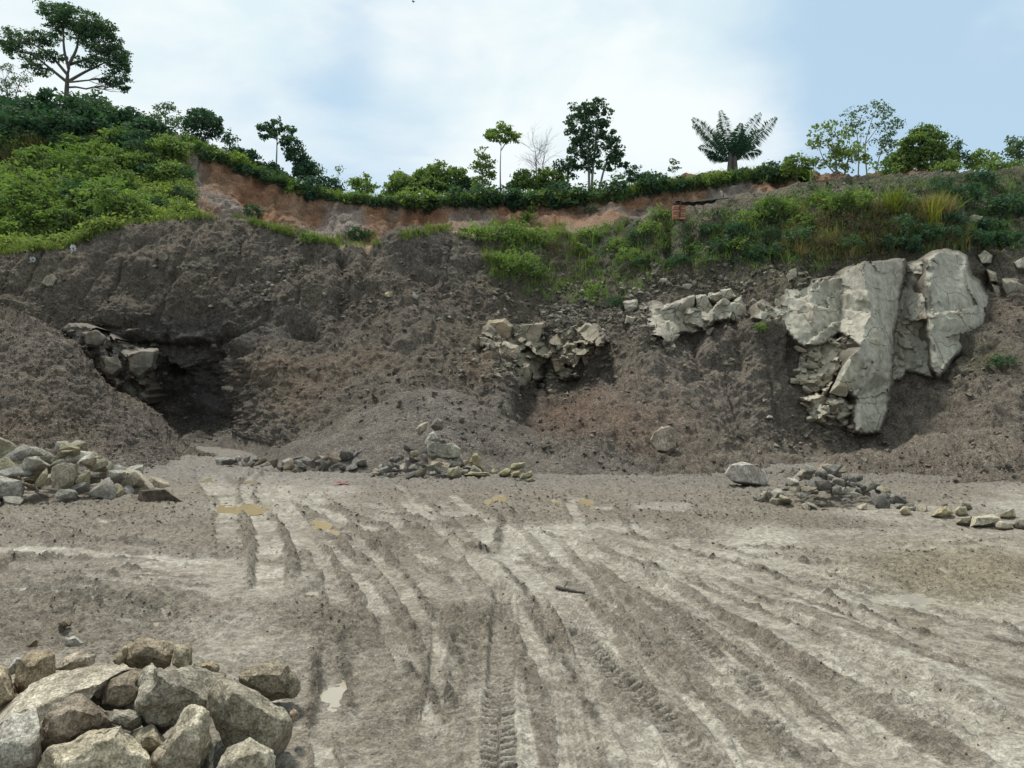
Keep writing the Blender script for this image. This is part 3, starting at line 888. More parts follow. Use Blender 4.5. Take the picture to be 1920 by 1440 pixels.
# wet twin ruts coming out of the pit
track([(425,930),(425,980),(432,1030)], .16, 'smooth', .9, 40)
track([(488,884),(466,905),(470,935),(500,985),(508,1040),(500,1110)], .17, 'smooth', 1, 41, .04)
track([(505,880),(484,905),(500,935),(555,985),(582,1040),(590,1085)], .16, 'smooth', 1, 42, .045)
track([(520,880),(500,905),(540,930),(640,970),(720,1000)], .14, 'smooth', .9, 43)
track([(480,900),(478,930),(525,985),(548,1040),(556,1090)], .09, 'ridge', 1.2, 44)
track([(455,960),(470,1010),(470,1100)], .05, 'ridge', .8, 45)
track([(560,960),(620,1010),(640,1060)], .10, 'ridge', .8, 46)
track([(390,885),(400,905),(420,930)], .3, 'smooth', .8, 47)
track([(560,930),(700,980),(780,1020),(860,1110)], .10, 'ridge', .6, 48)
# middle
track([(735,975),(790,1030),(835,1085)], .11, 'ribbed', 1, 50, .03)
track([(700,960),(820,985),(900,1000)], .09, 'ridge', 1, 51)
track([(880,940),(940,985),(930,1040)], .08, 'ridge', 1, 52)
track([(1090,925),(1070,945),(1090,985)], .10, 'ribbed', 1, 53)
track([(660,1010),(720,1060),(790,1120)], .12, 'smooth', .8, 54)
track([(770,1110),(810,1118)], .3, 'smooth', .8, 55)
track([(960,1050),(1060,1060),(1130,1062)], .2, 'smooth', .8, 56)
track([(1600,1010),(1760,1025),(1960,1000)], .18, 'smooth', .7, 57)
track([(985,1210),(1010,1300),(1040,1440),(1045,1500)], .07, 'brown', 1, 60)
track([(970,1215),(990,1290),(1010,1390)], .035, 'ridge', .7, 61)
track([(1072,1190),(1075,1290),(1090,1400),(1110,1500)], .13, 'ribbed', 1, 62, .03)
track([(640,1210),(650,1290),(640,1360)], .06, 'ridge', 1.2, 63)
track([(740,1220),(790,1270),(860,1300)], .05, 'ridge', .8, 64)
track([(800,1150),(850,1210),(870,1300),(880,1460)], .10, 'brown', 1, 65)
# many lesser drag marks between them
trng = random.Random(12)
for i in range(44):
    s = trng.random()
    st = (930 + 330 * s, 975 + trng.uniform(0, 60))
    en = (1120 + 1000 * s ** .8, 1500 - 300 * s ** 1.6)
    mdp = (st[0] + .45 * (en[0] - st[0]) + 45 * s, st[1] + .45 * (en[1] - st[1]) - 45 * s)
    t0, t1 = sorted((trng.random(), trng.random()))
    if t1 - t0 < .25:
        t1 = min(1, t0 + .3)
    bz = lambda t: ((1 - t) ** 2 * st[0] + 2 * t * (1 - t) * mdp[0] + t * t * en[0], (1 - t) ** 2 * st[1] + 2 * t * (1 - t) * mdp[1] + t * t * en[1])
    kd = trng.choice(['smooth', 'smooth', 'smooth', 'brown', 'brown', 'ridge'] if i % 3 else ['smooth', 'brown'])
    track([bz(t0), bz((t0 + t1) / 2), bz(t1)], trng.uniform(.025, .09) if kd != 'ridge' else trng.uniform(.02, .05), kd, trng.uniform(.35, .7) if kd == 'ridge' else trng.uniform(.6, 1), 100 + i, .012)
for i in range(26):
    y0 = trng.uniform(955, 1165); x0 = trng.uniform(-100, 250); L_ = trng.uniform(120, 320)
    track([(x0, y0), (x0 + L_ / 2, y0 + 6 + trng.uniform(-6, 6)), (x0 + L_, y0 + trng.uniform(0, 28))], trng.uniform(.03, .08), trng.choice(['ridge', 'smooth', 'brown', 'ridge']), trng.uniform(.6, 1), 160 + i, .018)
for i in range(11):
    x0 = trng.uniform(570, 900); y0 = trng.uniform(1060, 1350); L_ = trng.uniform(60, 200)
    track([(x0, y0), (x0 + trng.uniform(-25, 25), y0 + L_ / 2), (x0 + trng.uniform(-30, 60), y0 + L_)], trng.uniform(.03, .06), trng.choice(['ridge', 'ridge', 'smooth', 'brown']), trng.uniform(.5, 1), 190 + i, .018)
for i in range(30):
    x0 = trng.uniform(640, 1300); y0 = trng.uniform(915, 1060); L_ = trng.uniform(50, 190)
    track([(x0, y0), (x0 + L_ / 2, y0 + trng.uniform(0, 18)), (x0 + L_, y0 + trng.uniform(0, 46))], trng.uniform(.04, .11), trng.choice(['ridge', 'ridge', 'smooth', 'brown']), trng.uniform(.5, 1), 220 + i, .02)
for i in range(16):
    x0 = trng.uniform(1300, 1850); y0 = trng.uniform(970, 1060); L_ = trng.uniform(80, 260)
    track([(x0, y0), (x0 + L_ / 2, y0 + trng.uniform(0, 14)), (x0 + L_, y0 + trng.uniform(0, 40))], trng.uniform(.03, .09), trng.choice(['ridge', 'ridge', 'smooth', 'brown']), trng.uniform(.5, 1), 255 + i, .02)
# long sweeps from the near middle up to the pit
for i in range(13):
    x0 = 470 + 34 * i; wv = trng.uniform(-14, 14)
    if i in (2, 5, 6, 10):
        continue
    kd = ['smooth', 'ribbed', 'brown', 'smooth', 'ridge'][i % 5]
    ed = 1180 + 22 * i + trng.uniform(-60, 60)
    f_ = (ed - 925) / 400
    track([(x0, 925 + trng.uniform(-20, 10)), (x0 + 70 * f_ + wv, 925 + 60 * f_), (x0 + 200 * f_ + wv, 925 + 190 * f_), (x0 + 320 * f_, ed)], trng.uniform(.05, .11) if kd != 'ridge' else .05, kd, .7 if kd != 'ridge' else .5, 300 + i, .018)
# tyre treads
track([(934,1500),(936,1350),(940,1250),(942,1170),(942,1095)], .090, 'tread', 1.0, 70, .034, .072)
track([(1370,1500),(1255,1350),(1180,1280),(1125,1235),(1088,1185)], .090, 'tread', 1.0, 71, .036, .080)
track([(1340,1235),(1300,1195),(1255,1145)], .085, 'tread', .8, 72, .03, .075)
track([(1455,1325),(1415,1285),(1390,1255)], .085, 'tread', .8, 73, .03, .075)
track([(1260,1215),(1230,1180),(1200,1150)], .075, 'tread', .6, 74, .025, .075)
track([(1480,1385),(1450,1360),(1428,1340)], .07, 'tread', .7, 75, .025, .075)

# puddles: (px, py, half width px, half depth px, yellow)
PUDDLES = [(447,951,48,9,1), (600,980,18,8,1), (619,995,14,6,1), (915,937,6,4,1), (937,932,11,6,1), (1098,938,11,5,1), (1118,987,15,5,1),
           (1042,937,8,4,.8), (1115,950,10,4,.8), (1138,950,9,4,.8), (585,1108,18,7,.25), (623,1290,22,32,.45), (390,897,12,5,.8), (470,900,10,4,.6), (774,960,8,4,1),
           (1240,945,50,7,.1), (1690,1120,70,14,.08), (590,940,26,6,.1), (850,960,26,7,.1)]
for (px, py, rx, ry, yel) in PUDDLES:
    w = blob(GPX, GPY, px, py, rx * 1.15, ry * 1.15, 3).ravel()
    k = np.nonzero(w > 0.02)[0]
    nn = noise(gf[k], 4.0, 600) * 0.55 + noise(gf[k], 11.0, 601) * 0.3
    wk = np.clip(w[k] * (1 + nn), 0, 1)
    Hf[k] = Hf[k] * (1 - wk) + wk * (-0.050)
    Df[k] = np.maximum(Df[k], np.clip(1.6 * w[k] * (1 - w[k]), 0, 1) * 0.5)
    Rf[k] *= 1 - 0.8 * wk
    Pf[k] = np.maximum(Pf[k], np.minimum(w[k], 0.8))
rough, pale, dark = np.clip(Rf.reshape(YY.shape), 0, 1), np.clip(Pf.reshape(YY.shape), 0, 1), np.clip(Df.reshape(YY.shape), 0, 1)
H = Hf.reshape(YY.shape)
crumb = np.clip(0.4 * g_clod + 0.6 * g_lump * 0.5 + 0.35 * g_fine, -0.6, 1.2)
H = H + nearfade * (rough ** 1.2 * (0.058 * crumb + 0.016 * g_fine) + 0.006 * g_fine + 0.008 * g_clod)
# far side rises into the spoil
H = H - 0.30 * sstep(YY, 17.5, 22) * (1 - sstep(-np.abs(UU + 0.41), -0.12, -0.05)) + 0.05 * sstep(YY, 13, 18) * g_lump
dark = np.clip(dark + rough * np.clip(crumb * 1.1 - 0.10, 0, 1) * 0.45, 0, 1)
gc = np.zeros(YY.shape + (3,)) + np.array((0.172, 0.146, 0.108))
gc = mixc(gc, np.clip(0.5 + 1.2 * ng(fbm(gf, 0.8, 4, 0.55, 351)), 0, 1) * 0.6, (0.225, 0.198, 0.154))
gc = mixc(gc, pale * np.clip(0.62 + 0.55 * g_clod + 0.4 * g_mid, 0.1, 0.95), (0.360, 0.336, 0.278))
far_brown = np.clip(sstep(930 - GPY, -25, 25) * sstep(GPX, 560, 760) + sstep(905 - GPY, -15, 20) + blob(GPX, GPY, 1800, 990, 260, 40) * .6, 0, 1) * (0.75 + 0.5 * g_mid)
gc = mixc(gc, np.clip(far_brown, 0, 1) * 0.75, (0.170, 0.148, 0.117))
nearslope = sstep(898 - GPY, -22, 14) * np.clip(0.8 + 0.5 * g_clod, 0, 1)
gc = mixc(gc, nearslope * 0.8, (0.125, 0.108, 0.087))
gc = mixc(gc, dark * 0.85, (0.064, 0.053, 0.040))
gc = mixc(gc, 0.35 * blob(GPX, GPY, 1800, 1070, 180, 60), (0.33, 0.28, 0.16))
gc = mixc(gc, 0.5 * sstep(YY, 15, 19), (0.19, 0.172, 0.150))
gcV = np.stack([XX, YY, H], -1).reshape(-1, 3)
gF = grid_faces(*YY.shape)
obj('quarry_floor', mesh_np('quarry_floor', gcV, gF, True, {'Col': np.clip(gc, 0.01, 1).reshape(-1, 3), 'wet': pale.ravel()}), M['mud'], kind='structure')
reg_surface(gcV, gF)
GH_ROUGH, GH_DARK = rough, dark

_v, _f, _o = [], [], 0
for V, F in BVH_PARTS:
    _v.append(V); _f.append(F + _o); _o += len(V)
BVH = BVHTree.FromPolygons(np.concatenate(_v).tolist(), np.concatenate(_f).tolist())
def hit(px, py):
    """first terrain point seen at a photo position -> (point, normal)"""
    o = Vector((0, 0, CAM_H))
    d = (Vector(at(px, py, 10.0)) - o).normalized()
    p, n, i, dist = BVH.ray_cast(o, d)
    if p is None:
        return None, None
    if n.dot(d) > 0:
        n = -n
    return p, n
def drop(x, y, z=60.0):
    p, n, i, dist = BVH.ray_cast(Vector((x, y, z)), Vector((0, 0, -1)))
    return p

# muddy water standing in the ruts
for i, (px, py, rx, ry, yel) in enumerate(PUDDLES):
    a = np.linspace(0, 2 * math.pi, 40, endpoint=False)
    c = ground_at(px, py)
    e = [ground_at(px + rx * 1.35 * math.cos(t), py - ry * 1.3 * math.sin(t)) for t in a]
    V = np.array([[c[0], c[1], 0]] + [[q[0], q[1], 0] for q in e])
    V[:, 2] = -0.034 - 0.0006 * i
    F = np.array([[0, k + 1, (k + 1) % 40 + 1] for k in range(40)])
    t = NT('muddy_water')
    yb = np.array((0.30, 0.285, 0.25)) * (1 - yel) + np.array((0.36, 0.29, 0.165)) * yel
    t.set(Base_Color=tuple(yb), Roughness=0.05)
    t.b.inputs['Specular IOR Level'].default_value = 0.5
    obj('puddle_water', mesh_np('puddle_water', V, F, False), t.m, kind='structure')
# ================================================================== rock
GREY, TAN, PALE, OLIVE, BROWN, DGREY = (0.31, 0.302, 0.272), (0.39, 0.355, 0.275), (0.48, 0.46, 0.41), (0.41, 0.38, 0.255), (0.205, 0.172, 0.13), (0.20, 0.195, 0.185)

def hull_mesh(name, pts, bevel=0.0, levels=2, rough=0.03, chip=0.0, seed=0, maxedge=None, planes=6):
    """angular broken stone: convex hull of pts, edges worn, faces roughened"""
    bm = bmesh.new()
    for p in pts:
        bm.verts.new(p)
    r = bmesh.ops.convex_hull(bm, input=bm.verts)
    junk = [g for g in r['geom_interior'] + r['geom_unused'] if isinstance(g, bmesh.types.BMVert)]
    if junk:
        bmesh.ops.delete(bm, geom=list(set(junk)), context='VERTS')
    bmesh.ops.dissolve_limit(bm, angle_limit=0.12, verts=bm.verts, edges=bm.edges)
    if bevel > 0:
        bmesh.ops.bevel(bm, geom=list(bm.edges), offset=bevel, offset_type='OFFSET', segments=1, profile=0.5, affect='EDGES', clamp_overlap=True)
    bmesh.ops.triangulate(bm, faces=bm.faces)
    if maxedge:
        for _ in range(6):
            long = [e for e in bm.edges if e.calc_length() > maxedge]
            if not long:
                break
            bmesh.ops.subdivide_edges(bm, edges=long, cuts=1, use_grid_fill=False)
            bmesh.ops.triangulate(bm, faces=[f for f in bm.faces if len(f.verts) > 3])
    else:
        for _ in range(levels):
            bmesh.ops.subdivide_edges(bm, edges=bm.edges, cuts=1, use_grid_fill=True)
            bmesh.ops.triangulate(bm, faces=[f for f in bm.faces if len(f.verts) > 3])
    bm.normal_update()
    bm.verts.ensure_lookup_table()
    V = np.array([v.co[:] for v in bm.verts])
    N = np.array([v.normal[:] for v in bm.verts])
    F = np.array([[v.index for v in f.verts] for f in bm.faces])
    bm.verts.index_update()
    F = np.array([[v.index for v in f.verts] for f in bm.faces])
    bm.free()
    size = float(np.linalg.norm(V.max(0) - V.min(0))) / 1.7
    d = fbm(V + seed * 3.1, 2.2 / size, 3, 0.5, seed) * rough * size * 1.3
    d += fbm(V + seed * 1.7, 9.0 / size, 3, 0.6, seed + 5) * rough * size * 0.55
    if chip > 0:      # shallow conchoidal bites
        c = noise(V + seed, 3.1 / size, seed + 9)
        d -= chip * size * np.clip(np.abs(c) - 0.35, 0, 1)
    P = V + N * d[:, None]
    rg = np.random.default_rng(seed + 4242)
    ctr = P.mean(0)
    for k in range(planes):       # clean breaks across the block
        n = rg.normal(size=3); n /= np.linalg.norm(n)
        h = (P - ctr) @ n
        lim = h.max() * rg.uniform(0.66, 0.9)
        over = np.clip(h - lim, 0, None)
        P = P - n * (over * 0.93)[:, None]
    me = mesh_np(name, P, F, True)
    me.set_sharp_from_angle(angle=math.radians(33))
    return me

def stone_points(rng, flatness=0.7, n=13):
    """random angular block, about 1 m across"""
    p = rng.uniform(-1, 1, (n, 3))
    p = np.sign(p) * np.abs(p) ** 0.55
    p *= np.array([0.5, 0.5 * rng.uniform(0.65, 1.0), 0.5 * flatness * rng.uniform(0.75, 1.15)])
    p += rng.normal(0, 0.05, p.shape)
    return p
PROTO = [hull_mesh('stone', stone_points(np.random.default_rng(900 + k), [0.62, 0.75, 0.9, 0.45][k % 4], 10 + k % 6), 0.010, 2, 0.022, 0.02, k) for k in range(26)]

def wiggle(c, rng, s=0.12):
    return tuple(float(np.clip(x * (1 + rng.normal(0, s * 0.10)) * f, 0.02, 0.8)) for x, f in zip(c, np.full(3, max(.6, 1 + rng.normal(0, s * 1.2)))))
def stone(loc, size, color, label, group=None, rng=RNG, proto=None, squash=None, cat='stone', name='stone'):
    me = PROTO[int(rng.integers(len(PROTO))) if proto is None else proto]
    o = obj(name, me, M['stone'], None, loc, label=label, cat=cat, group=group, color=wiggle(color, rng))
    o.rotation_euler = (rng.uniform(-0.5, 0.5), rng.uniform(-0.5, 0.5), rng.uniform(0, 6.28))
    sx = size * rng.uniform(0.9, 1.15)
    o.scale = (sx, size * rng.uniform(0.85, 1.05), size * (squash or rng.uniform(0.85, 1.1)))
    return o
def hero(outline, Y, thick, color, label, cat='stone', group=None, seed=0, front=0.55, up=0.0, res=None, name='stone', rough=0.022, chip=0.03, parent=None, mat=None, back=0.6, lean=0.0, lift=None):
    """stone whose silhouette follows the photo outline, with its own distance and thickness"""
    rng = np.random.default_rng(5000 + seed)
    o2 = np.array(outline, float)
    c = o2.mean(0)
    pts = []
    for q in o2:
        pts.append(at(q[0], q[1], Y + thick * rng.uniform(-0.12, 0.12)))
    fr = c + (o2 - c) * front + np.array([0, up])
    for q in fr:
        pts.append(at(q[0], q[1], Y - thick * rng.uniform(0.36, 0.52)))
    bk = c + (o2 - c) * back
    for q in bk:
        pts.append(at(q[0], q[1], Y + thick * 0.5 + lean))
    pts = np.array(pts)
    ctr = pts.mean(0)
    ext = np.linalg.norm(pts.max(0) - pts.min(0))
    me = hull_mesh(name, pts - ctr, ext * 0.004, 2, rough, chip, seed, maxedge=(res or ext / 20), planes=(0 if front > .9 else 2 if cat == 'boulder' else 5) if parent is None else 0)
    o = obj(name, me, mat or M['stone'], parent, ctr, label=label, cat=cat, group=group, color=wiggle(color, rng, 0.06))
    return o

# ------------------------------------------------------------------ pale rock walls
def relief(name, outline, ctrl, thick, color, parent, cell=5.0, rough=0.10, seed=0, creases=(), kind=None, fine=0.03, label=None, facets=None, edge=(0.0, 1.0), embed=None, rimw=12.0):
    """a rock face: outline and depths of its facets; the block reaches 'thick' metres back into the hill"""
    rng = np.random.default_rng(7000 + seed)
    out = np.array(outline, float)
    # roughen the outline
    o2 = []
    for a, b in zip(out, np.roll(out, -1, 0)):
        n = max(1, int(np.hypot(*(b - a)) / (cell * 1.3)))
        for k in range(n):
            p = a + (b - a) * k / n
            o2.append(p + (rng.normal(0, cell * 0.22, 2) if k else 0))
    o2 = np.array(o2)
    lo, hi = o2.min(0), o2.max(0)
    gx, gy_ = np.meshgrid(np.arange(lo[0], hi[0], cell), np.arange(lo[1], hi[1], cell))
    gp = np.stack([gx.ravel(), gy_.ravel()], -1) + rng.normal(0, cell * 0.2, (gx.size, 2))
    vs = [Vector(p) for p in o2] + [Vector(p) for p in gp]
    nO = len(o2)
    v, e, f, ov, oe, of = delaunay_2d_cdt(vs, [], [list(range(nO))], 2, 1e-4)
    v = np.array([p[:] for p in v])
    f = [t for t in f if len(t) == 3]
    c = np.array(ctrl, float)
    cv, ce, cf, _a, _b, _c = delaunay_2d_cdt([Vector(p[:2]) for p in c], [tuple(x) for x in creases], [], 0, 1e-6)
    cv = np.array([p[:] for p in cv])
    depth = np.full(len(v), np.nan)
    cy = np.array([c[np.argmin(((c[:, :2] - p) ** 2).sum(1)), 2] for p in cv])
    for t in cf:
        A, B, C = cv[list(t)]
        T = np.array([B - A, C - A]).T
        det = T[0, 0] * T[1, 1] - T[0, 1] * T[1, 0]
        if abs(det) < 1e-9:
            continue
        w = (v - A) @ np.linalg.inv(T).T
        ins = (w[:, 0] >= -1e-6) & (w[:, 1] >= -1e-6) & (w.sum(1) <= 1 + 1e-6)
        depth[ins] = (cy[t[0]] * (1 - w.sum(1)) + cy[t[1]] * w[:, 0] + cy[t[2]] * w[:, 1])[ins]
    bad = np.isnan(depth)
    if bad.any():
        d2 = ((v[bad][:, None] - c[None, :, :2]) ** 2).sum(-1)
        w = 1 / (d2 + 4) ** 1.5
        depth[bad] = (w * c[None, :, 2]).sum(1) / w.sum(1)
    if embed is not None:        # follows the ground it breaks out of
        gx0 = np.linspace(lo[0] - 4, hi[0] + 4, 12); gy0 = np.linspace(lo[1] - 4, hi[1] + 4, 9)
        D = np.array([[(lambda h: h.y if h is not None else 33.0)(hit(x, y)[0]) for x in gx0] for y in gy0])
        Dp = np.pad(D, 1, mode='edge')
        D = sum(Dp[i:i + D.shape[0], j:j + D.shape[1]] for i in range(3) for j in range(3)) / 9
        fx = np.clip((v[:, 0] - gx0[0]) / (gx0[1] - gx0[0]), 0, 10.999); fy = np.clip((v[:, 1] - gy0[0]) / (gy0[1] - gy0[0]), 0, 7.999)
        ix, iy = fx.astype(int), fy.astype(int); fx -= ix; fy -= iy
        depth = (D[iy, ix] * (1 - fx) + D[iy, ix + 1] * fx) * (1 - fy) + (D[iy + 1, ix] * (1 - fx) + D[iy + 1, ix + 1] * fx) * fy - embed
    seg = None
    if True:
        seg = np.roll(o2, -1, 0) - o2
        w_ = ((v[:, None] - o2[None]) * seg[None]).sum(-1) / ((seg ** 2).sum(-1)[None] + 1e-9)
        q_ = o2[None] + np.clip(w_, 0, 1)[..., None] * seg[None]
        de = np.sqrt(((v[:, None] - q_) ** 2).sum(-1)).min(1)
        depth = depth + edge[0] * np.clip(1 - de / edge[1], 0, 1) ** 2
        rim = np.clip(1 - de / rimw, 0, 1)
    if facets:      # jointed blocks: every cell has a step and a tilt of its own
        for fs, fa in facets:
            ns = max(6, int((hi[0] - lo[0]) * (hi[1] - lo[1]) / fs ** 2))
            sd = lo + rng.uniform(0, 1, (ns, 2)) * (hi - lo)
            off = rng.uniform(-1, 1, ns) * fa
            tl = rng.normal(0, 0.9, (ns, 2)) * fa / fs
            dd = ((v[:, None] - sd[None]) * np.array([1.0, 1.25])) ** 2
            k = dd.sum(-1).argmin(1)
            depth = depth + off[k] + ((v - sd[k]) * tl[k]).sum(1)
    P = at(v[:, 0], v[:, 1], depth)
    P[:, 1] -= rough * fbm(P, 0.9, 4, 0.5, seed) + fine * fbm(P, 4.0, 3, 0.6, seed + 3)
    P[:, 0] += fine * noise(P, 3.0, seed + 7)
    F = []
    for t in f:
        A, B, C = v[list(t)]
        cr = (B[0] - A[0]) * (C[1] - A[1]) - (B[1] - A[1]) * (C[0] - A[0])
        F.append(list(t) if cr < 0 else [t[0], t[2], t[1]])
    F = np.array(F)
    # walls reaching back into the hill
    cnt = {}
    for t in F:
        for a, b in ((t[0], t[1]), (t[1], t[2]), (t[2], t[0])):
            cnt[(a, b)] = 1
    bd = [(a, b) for (a, b) in cnt if (b, a) not in cnt]
    vs_b = sorted({a for x in bd for a in x})
    n0 = len(P)
    m1 = {a: n0 + i for i, a in enumerate(vs_b)}
    m2 = {a: n0 + len(vs_b) + i for i, a in enumerate(vs_b)}
    ctr = P[:, :].mean(0)
    B1 = P[vs_b] + (ctr - P[vs_b]) * 0.03 + np.array([0, thick * 0.35, 0])
    B2 = P[vs_b] + (ctr - P[vs_b]) * 0.08 + np.array([0, thick, 0])
    P = np.concatenate([P, B1, B2])
    W = []
    for a, b in bd:
        for p, q in ((lambda i: i, lambda i: m1[i]), (lambda i: m1[i], lambda i: m2[i])):
            W += [[p(b), p(a), q(a)], [p(b), q(a), q(b)]]
    F = np.concatenate([F, np.array(W)])
    rim = np.concatenate([rim, np.ones(len(P) - len(rim))])
    me = mesh_np(name, P - ctr, F, True, {'rim': rim})
    me.set_sharp_from_angle(angle=math.radians(38)) if hasattr(me, 'set_sharp_from_angle') else None
    o = obj(name, me, M['outcrop'], parent, None, color=color, label=label, kind=kind)
    base = parent.matrix_basis.translation if parent is not None else Vector((0, 0, 0))
    o.location = Vector(ctr) - base
    return o

WALLC = (0.375, 0.36, 0.305)
oc = thing('rock_outcrop', 'tall pale jointed rock outcrop standing out of the slope above the debris', 'rock outcrop', at(1640, 805, 29.5))
relief('rock_wing', [(1410,597),(1413,572),(1430,560),(1438,566),(1452,576),(1463,566),(1473,540),(1498,537),(1520,533),(1524,524),(1545,519),(1566,517),(1604,520),(1606,570),(1590,610),(1545,648),(1506,652),(1490,640),(1468,618),(1440,607)],
       [(1400,560,32.0),(1412,597,31.5),(1465,545,32.0),(1468,618,30.4),(1503,655,29.7),(1518,530,31.7),(1516,600,30.5),(1522,532,31.0),(1524,600,30.2),(1606,510,32.2),(1606,560,31.8),(1575,600,30.9),(1540,645,29.9)], 2.2, WALLC, oc, 3.6, .08, 1, fine=.05, facets=((44,.13),(17,.05)), edge=(0.45, 5), creases=((5,6),(6,4),(7,8),(8,12)))
relief('rock_buttress', [(1566,570),(1568,530),(1574,508),(1590,499),(1617,491),(1640,490),(1668,486),(1697,484),(1699,500),(1690,560),(1682,612),(1678,660),(1675,715),(1668,760),(1660,785),(1652,812),(1626,816),(1600,812),(1596,770),(1601,748),(1588,738),(1553,738),(1570,705),(1585,678),(1600,655),(1610,650),(1600,640),(1580,628),(1555,622),(1530,625),(1512,622),(1520,600),(1536,583)],
       [(1500,630,31.4),(1560,570,31.8),(1570,508,32.0),(1617,491,30.6),(1622,540,30.0),(1632,585,29.5),(1645,640,29.0),(1699,484,32.6),(1692,560,32.0),(1682,612,31.4),(1675,715,30.3),(1655,830,28.3),(1600,830,27.6),(1598,748,28.4),(1590,740,28.5),(1553,740,29.4),(1600,655,28.2),(1560,625,30.5),(1590,600,30.5),(1612,648,28.6),(1530,600,31.2),(1640,700,28.6),(1620,800,27.7)],
       2.5, WALLC, oc, 3.3, .07, 2, facets=((52,.12),(20,.045)), edge=(0.45, 5), creases=((3,4),(4,5),(5,6),(6,21),(16,14),(16,19)), fine=.045)
relief('rock_slab', [(1672,498),(1706,490),(1722,487),(1738,484),(1741,520),(1738,545),(1744,580),(1748,620),(1750,665),(1750,712),(1728,706),(1700,700),(1688,715),(1662,718),(1662,660),(1664,612),(1668,560)],
       [(1690,480,33.2),(1740,480,32.2),(1738,545,31.7),(1748,620,31.1),(1750,715,29.9),(1679,720,30.8),(1686,612,31.9),(1695,540,32.7),(1715,600,31.3),(1712,520,32.2)], 2.2, (0.335,0.322,0.275), oc, 4.0, .08, 3, edge=(0.5, 6), facets=((34,.16),(14,.07)))
relief('rock_slab', [(1730,484),(1748,470),(1770,466),(1797,470),(1812,478),(1818,498),(1822,515),(1840,528),(1848,545),(1858,556),(1866,580),(1864,602),(1852,628),(1832,648),(1810,655),(1790,672),(1775,700),(1758,712),(1742,690),(1738,640),(1734,590),(1730,545)],
       [(1742,480,31.7),(1760,465,31.8),(1815,470,32.6),(1866,580,32.3),(1850,640,31.0),(1800,560,30.8),(1790,672,29.8),(1758,712,29.4),(1752,640,30.2),(1745,545,31.1),(1775,700,29.5)], 2.2, (0.365,0.352,0.30), oc, 4.0, .07, 4, edge=(0.6, 8), facets=((56,.14),(22,.05)))
# the crumbling foot: each broken block a part of the outcrop
rng = np.random.default_rng(77)
foot = np.array([(1500,645),(1520,628),(1560,628),(1598,645),(1600,655),(1580,690),(1553,737),(1598,748),(1600,800),(1570,806),(1540,800),(1518,790),(1505,760),(1492,735),(1489,690)], float)
def inside(poly, x, y):
    r = False
    for (x1, y1), (x2, y2) in zip(poly, np.roll(poly, -1, 0)):
        if (y1 > y) != (y2 > y) and x < (x2 - x1) * (y - y1) / (y2 - y1) + x1:
            r = not r
    return r
relief('rock_foot', foot, [(1489,640,31.0),(1600,640,29.6),(1600,800,28.3),(1553,737,29.0),(1489,735,30.0),(1518,800,29.0)], 2.0, (0.40,0.372,0.305), oc, 3.2, .15, 5, edge=(1.0, 10), fine=.06, facets=((26,.32),(10,.13)))
n = 0
base_o = Vector(oc.location)
while n < 46:
    x, y = rng.uniform(1486, 1604), rng.uniform(622, 808)
    if not inside(foot, x, y):
        continue
    s = rng.uniform(0.2, 0.5)
    me = PROTO[int(rng.integers(len(PROTO)))]
    Y = 30.0 - 1.5 * (y - 640) / 160 + 0.9 * (1600 - x) / 110 - 0.25
    o = obj('rock_block', me, M['stone'], oc, Vector(at(x, y, Y)) - base_o, color=wiggle((0.40, 0.37, 0.30), rng, .08))
    o.rotation_euler = rng.uniform(-0.6, 0.6, 3)
    o.scale = (s * 1.25, s * .9, s * .8)
    n += 1
for k in range(9):       # blocks resting along the top of the wing
    x = 1415 + k * 7 + rng.uniform(-3, 3)
    o = obj('rock_block', PROTO[k], M['stone'], oc, Vector(at(x, 566 + (k % 3) * 4 + (8 if 2 < k < 6 else 0), 31.3)) - base_o, color=wiggle((0.40, 0.38, 0.32), rng, .08))
    o.rotation_euler = rng.uniform(-0.6, 0.6, 3); o.scale = [rng.uniform(.2, .4)] * 3
# the wedge-shaped block hanging over the foot
def block(parent, outline, Y, thick, color, seed, **kw):
    o = hero(outline, Y, thick, color, None, cat=None, seed=seed, parent=parent, name='rock_block', mat=kw.pop('mat', M['outcrop']), **kw)
    o.location = Vector(o.location) - Vector(parent.location)
    return o
block(oc, [(1600,655),(1612,700),(1604,722),(1586,745),(1553,738),(1572,700)], 28.5, 0.8, (0.40,0.38,0.315), 11, front=.45)

# jointed ledge between the two big rocks
ld = thing('rock_ledge', 'long jointed grey rock ledge running across the middle of the slope', 'rock ledge', at(1290, 640, 31.5))
LB = [([(1168,565),(1195,562),(1196,580),(1186,592),(1170,588)],.7), ([(1195,580),(1206,570),(1210,600),(1215,612),(1196,610),(1190,595)],.6), ([(1194,578),(1225,582),(1238,592),(1232,612),(1222,620),(1196,612)],.9),
      ([(1212,612),(1234,608),(1238,625),(1228,640),(1212,630)],.7), ([(1234,578),(1248,570),(1270,572),(1278,560),(1304,553),(1306,590),(1290,612),(1262,620),(1240,618),(1236,600)],1.2),
      ([(1306,556),(1322,552),(1336,572),(1338,600),(1318,602),(1306,592)],1.0), ([(1330,552),(1370,540),(1382,556),(1372,566),(1345,570),(1328,562)],1.1), ([(1340,572),(1376,566),(1392,572),(1404,598),(1385,602),(1345,600)],1.1),
      ([(1376,564),(1390,556),(1402,580),(1405,596),(1392,588)],.8), ([(1300,604),(1330,600),(1342,606),(1322,618),(1298,620)],.8), ([(1240,622),(1262,622),(1274,628),(1260,644),(1244,650),(1222,640)],.8),
      ([(1175,592),(1192,596),(1190,612),(1172,606)],.5), ([(1270,618),(1295,614),(1300,628),(1280,634)],.6), ([(1210,566),(1222,560),(1232,576),(1214,580)],.5), ([(1322,618),(1340,612),(1336,628),(1318,632)],.6)]
